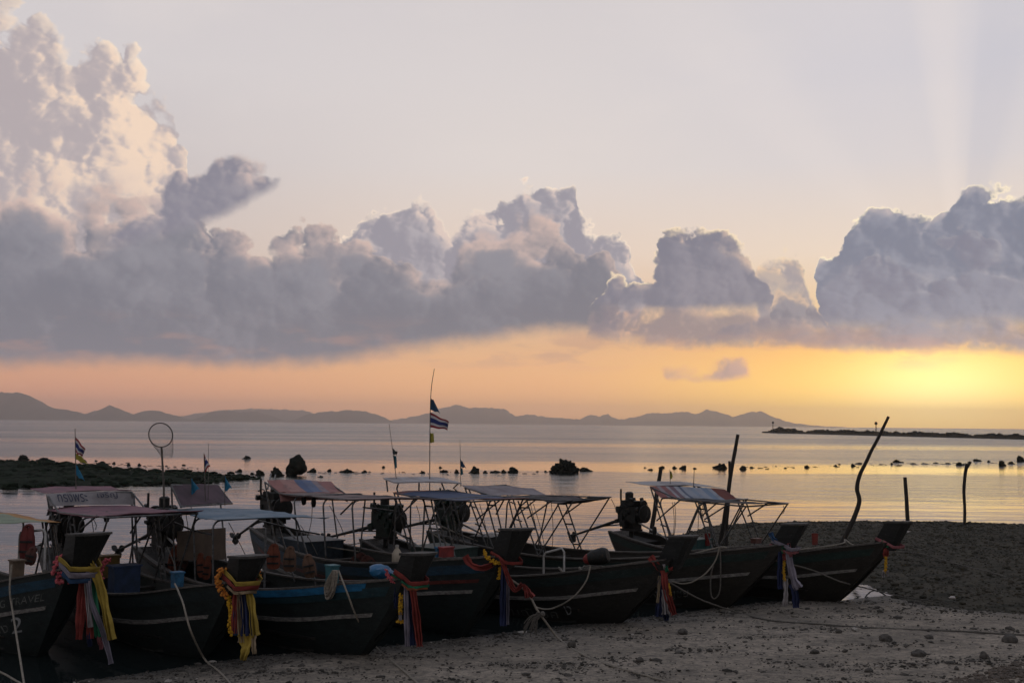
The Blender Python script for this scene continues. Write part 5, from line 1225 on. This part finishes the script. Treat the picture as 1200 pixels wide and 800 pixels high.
# ------------------------------------------------------------------ life jackets and loose gear lying in or hung on the boats
def jacket(b, px, py, ly, w, h, m, label, tilt=0., seed=1, strapm=None):
    x, z = b.on(px, py, ly); c = b.W(x, ly, z); k = c.y/F; W_, H_ = w*k, h*k; e = empty('life_jacket', c, 0, label, 'life jacket', 'life jackets in the boats')
    Rm = Matrix.Rotation(tilt, 3, 'Y')
    mb = MB()
    for sd in (-1, 1):
        g = []
        for i in range(9):
            u = i/8; row = []
            for j in range(6):
                v = j/5; ww = W_*.5*(.96-.25*(u > .72)*(u-.72)/.28)
                xx = sd*(W_*.03+ww*v); zz = (u-.5)*H_+(.06*H_*v if u < .2 else 0); row.append(Rm @ Vector((xx, -.05*math.sin(math.pi*v)*math.sin(math.pi*min(1, u*1.1))-.02, zz)))
            g.append(row)
        mb.sheet(g if sd > 0 else g, .06)
    mb.tube([Rm @ Vector((math.sin(t)*W_*.26, 0, H_*.46+math.cos(t)*H_*.10)) for t in [-1.6+i*.4 for i in range(9)]], .035, 6)
    mb.build('vest', m, e, smooth=60)
    mb = MB()
    for zz in (-.22, .08): mb.box(Rm @ Vector((0, -.10, zz*H_)), (W_*1.0, .012, .035), Rm)
    mb.build('strap', strapm or mat('black_strap', (.015, .015, .015), bump=0), e, smooth=False)
OJ = mat('orange_vest', (.17, .05, .028), (.10, .032, .02), rough=.8, scale=6); RJ = mat('red_vest', (.12, .024, .022), (.07, .015, .015), rough=.8, scale=6); BJ = mat('faded_vest', (.10, .055, .035), (.065, .038, .026), rough=.85, scale=6); DJ = mat('dark_red_vest', (.07, .025, .019), (.04, .017, .014), rough=.85, scale=6)
jacket(b1, 33, 637, .3, 15, 38, RJ, 'red life jacket hung on the white rail of the leftmost boat'); jacket(b1, 37, 652, .2, 10, 18, DJ, 'dark red life jacket hanging low inside the white rail', .2)
jacket(b3, 204, 655, -.45, 9, 27, OJ, 'orange life jacket leaning at the left of the brown panel', .15); jacket(b3, 215, 659, -.35, 8, 24, DJ, 'dark orange life jacket tilted beside the one left of the brown panel', .35); jacket(b3, 236, 663, -.3, 7, 25, OJ, 'narrow orange life jacket under the middle of the brown panel', -.1); jacket(b3, 243, 666, -.2, 7, 24, OJ, 'orange life jacket with black straps under the brown panel at right', .1)
jacket(b3, 321, 653, .35, 13, 26, OJ, 'orange red life jacket on the near seat right of the second bow block'); jacket(b3, 340, 656, .35, 12, 26, BJ, 'faded brown life jacket between two orange ones'); jacket(b3, 363, 664, .3, 12, 24, BJ, 'brownish orange life jacket behind the canopy post left of the rope hank', -.2)
jacket(b4, 420, 657, .15, 14, 17, DJ, 'dark red life jacket heaped in the boat right of the blue canopy post', .7); jacket(b4, 432, 660, .1, 14, 15, DJ, 'dark red life jacket heaped just above the bright blue bow rail', -.6)
def bucket(b, px, py, ly, w, h, m, label, cat='bucket', name='bucket'):
    x, z = b.on(px, py, ly); c = b.W(x, ly, z); k = c.y/F; r_, H_ = w*k/2, h*k; e = empty(name, c, 0, label, cat)
    mb = MB(); mb.lathe([(r_*.78, 0), (r_*.98, H_*.98), (r_*1.05, H_), (r_*.94, H_), (r_*.74, .03)], (0, 0, 0), n=16); mb.build('body', m, e)
    mb = MB(); mb.tube([(math.cos(t)*r_, 0, H_*.95+math.sin(t)*r_*.5) for t in [i/10*math.pi for i in range(11)]], .007, 5); mb.build('handle', METAL, e)
bucket(b7, 955, 638, -.1, 8, 13, mat('rusty_red_plastic', (.16, .03, .022), (.10, .025, .02)), 'red bucket on the green decked boat at far right'); bucket(b7, 829, 639, .2, 7, 14, REDP, 'red bucket beside the teal hatch by the leaning stake')
bucket(b3, 199, 671, .2, 9, 13, BLUEP, 'blue bucket behind the blue mooring post'); bucket(b7, 786.5, 633, .2, 7, 7, IRON, 'small dark can on the gunwale under the striped canopy', 'can', 'can')
def buoy():
    x, z = b5.on(702, 652, .7); c = b5.W(x, .7, z); e = empty('drum_float', c, 0, 'dark drum float with a red end lying on the low brownish boat', 'float'); d = Vector((.9, -.35, .25))
    mb = MB(); mb.lathe([(.02, -.25), (.13, -.22), (.17, -.1), (.18, .12), (.14, .2), (.02, .22)], (0, 0, 0), d, 16); mb.build('drum', IRON, e)
    mb = MB(); mb.lathe([(.02, -.36), (.07, -.34), (.12, -.26), (.10, -.215)], (0, 0, 0), d, 12); mb.build('end_cap', REDP, e)
buoy()
def jug():
    x, z = b4.on(465, 660, .0); c = b4.W(x, 0, z); e = empty('plastic_jug', c, 0, 'pale plastic jug standing left of the low dark bow', 'jug')
    mb = MB(); mb.lathe([(.09, 0), (.105, .02), (.105, .20), (.06, .28), (.035, .31), (.035, .34)], (0, 0, 0), n=14); mb.build('body', mat('milky_plastic', (.36, .31, .24), (.28, .24, .19), rough=.5), e); mb = MB(); mb.lathe([(.04, .34), (.04, .38), (.02, .385)], (0, 0, 0), n=10); mb.build('cap', mat('jug_cap', (.4, .38, .35), bump=0), e)
jug()
def box_thing(b, px, py, ly, w, h, d, m, label, name, cat):
    x, z = b.on(px, py, ly); c = b.W(x, ly, z); k = c.y/F; W_, H_ = w*k, h*k; e = empty(name, c, b.th, label, cat)
    mb = MB(); mb.box((0, 0, H_/2), (W_, d, H_)); mb.build('body', m, e, smooth=False); mb = MB(); mb.box((0, 0, H_+.012), (W_+.03, d+.03, .028)); mb.build('lid', m, e, smooth=False)
box_thing(b4, 523, 652, -.05, 9, 10, .25, REDP, 'small red box on the deck between two bow blocks', 'box', 'box'); box_thing(b4, 516, 652, -.1, 4, 10, .2, BLUEP, 'narrow blue box standing against the small red box', 'box', 'box')
box_thing(b2, 126, 676, .3, 14, 24, .4, mat('mustard_bag', (.18, .12, .03), (.12, .07, .03), scale=5), 'mustard coloured sack box beside the dark blue helm seat', 'box', 'box')
box_thing(b7, 886, 636, .4, 7, 4.5, .25, paint('red_green_box', (.12, .05, .04)), 'small red box at the foot of the striped canopy front strut', 'box', 'box')
def blue_bundle():
    x, z = b3.on(447, 668, -.1); c = b3.W(x, -.1, z); mb = MB(); mb.blob((0, 0, -.02), (.26, .17, .11), 4, 3, amp=.3, rotz=b3.th)
    o = mb.build('blue_bundle', mat('bright_blue_plastic', (.01, .10, .22), (.008, .07, .15), rough=.5, scale=4)); o.location = c; tag(o, 'bright blue plastic bundle on the bow deck beside the pink flowers', 'bundle')
blue_bundle()
def litter(px, py, w, h, label, m, up=.05):
    p = gnd(px, py, up); k = p.y/F; mb = MB(); mb.blob((0, 0, 0), (w*k/2, w*k*.4, h*k/2), px, 2, amp=.4); o = mb.build('litter', m); o.location = p; tag(o, label, 'litter')
PALE = mat('pale_litter', (.5, .45, .42), (.3, .27, .25)); litter(1116, 700, 8, 3.5, 'pale flat piece of litter on the dark shingle at right', PALE); litter(1065, 623, 5, 2, 'small pale scrap high on the shingle bank', PALE)
litter(741, 743, 3, 2, 'tiny white scrap at the water edge under the middle hulls', PALE)

# ------------------------------------------------------------------ cords hanging from the canopies, poles lying in the boats
def cords(b, lst):
    for (px0, py0, px1, py1, ly) in lst:
        x0, z0 = b.on(px0, py0, ly); x1, z1 = b.on(px1, py1, ly); a = b.P(x0, ly, z0); c = b.P(x1, ly, z1); m = a.lerp(c, .5)+Vector((.02, .03, -.02))
        mb = MB(); mb.tube(spline([a, m, c], 5), .008, 5); mb.build('hanging_cord', DARKROPE, b.root)
cords(b7, [(788, 588, 789, 627, -.6), (790.5, 588, 790, 627, -.6), (818, 592, 815, 640, -.5), (820, 592, 823, 607, -.5), (823, 592, 824, 606, -.5), (758, 588, 758, 606, -.8), (918, 592, 917, 602, .8)])
cords(b6, [(621, 588, 634, 655, .2), (646, 588, 647, 645, .3), (625, 590, 640, 650, .1), (716, 584, 722, 600, .8)])
cords(b5, [(524, 590, 532, 640, -.3), (463, 590, 452, 640, -.2), (488, 592, 492, 615, -.3), (562, 590, 572, 640, .6)])
cords(b4, [(366, 588, 360, 630, -.4), (357, 586, 357, 590, -.4), (386, 592, 404, 628, .2), (352, 615, 372, 650, -.3)])
cords(b3, [(213, 600, 206, 660, -.5), (218, 603, 219, 640, -.6), (268, 612, 300, 680, .1)])
cords(b2, [(107, 607, 108, 640, -.2), (109, 607, 112, 620, -.2), (196, 640, 208, 680, .2)])
def hanging_lamp(b, px, py, ly):
    x, z = b.on(px, py, ly); mb = MB(); mb.lathe([(.01, .12), (.05, .10), (.06, 0), (.045, -.08), (.01, -.10)], b.P(x, ly, z), n=10); mb.build('hanging_lamp', IRON, b.root)
hanging_lamp(b4, 356, 586.5, -.5); hanging_lamp(b4, 367.5, 589, -.5); hanging_lamp(b7, 767, 622, -.7); hanging_lamp(b2, 125, 606, -.3)
BAM = mat('old_bamboo', (.16, .14, .11), (.09, .08, .065), rough=.7, scale=6)
def pole_in(b, a, c, label, r=.022, name='bamboo_pole', cat='pole', group='loose poles lying in the boats'):
    xa, za = b.on(*a); xc, zc = b.on(*c); p = b.W(xa, a[2], za); q = b.W(xc, c[2], zc); mb = MB(); mb.tube([p, p.lerp(q, .5)+Vector((0, 0, -.02)), q], r, 7, r2=r*.7)
    tag(mb.build(name, BAM, None, loc=tuple(p)), label, cat, group)
pole_in(b6, (508, 612, -.5), (560, 634, -.4), 'pale pole slanting from the stern under the rear of the grey visor canopy'); pole_in(b6, (503, 622, -.6), (534, 642, -.6), 'short pale pole lying low along the stern rail under the grey visor canopy')
pole_in(b5, (655, 665, -.1), (667, 675, -.4), 'short pale stick poking up beside the white deck rail', .03); pole_in(b5, (679, 665, -.1), (686, 671, -.3), 'short pale stick right of the one beside the white deck rail', .03)
pole_in(b4, (300, 626, .2), (420, 646, .3), 'long pole lying along the boat under the pink and blue canopy'); pole_in(b7, (757, 640, -.3), (800, 636, -.2), 'pole lying across the stern below the striped canopy')
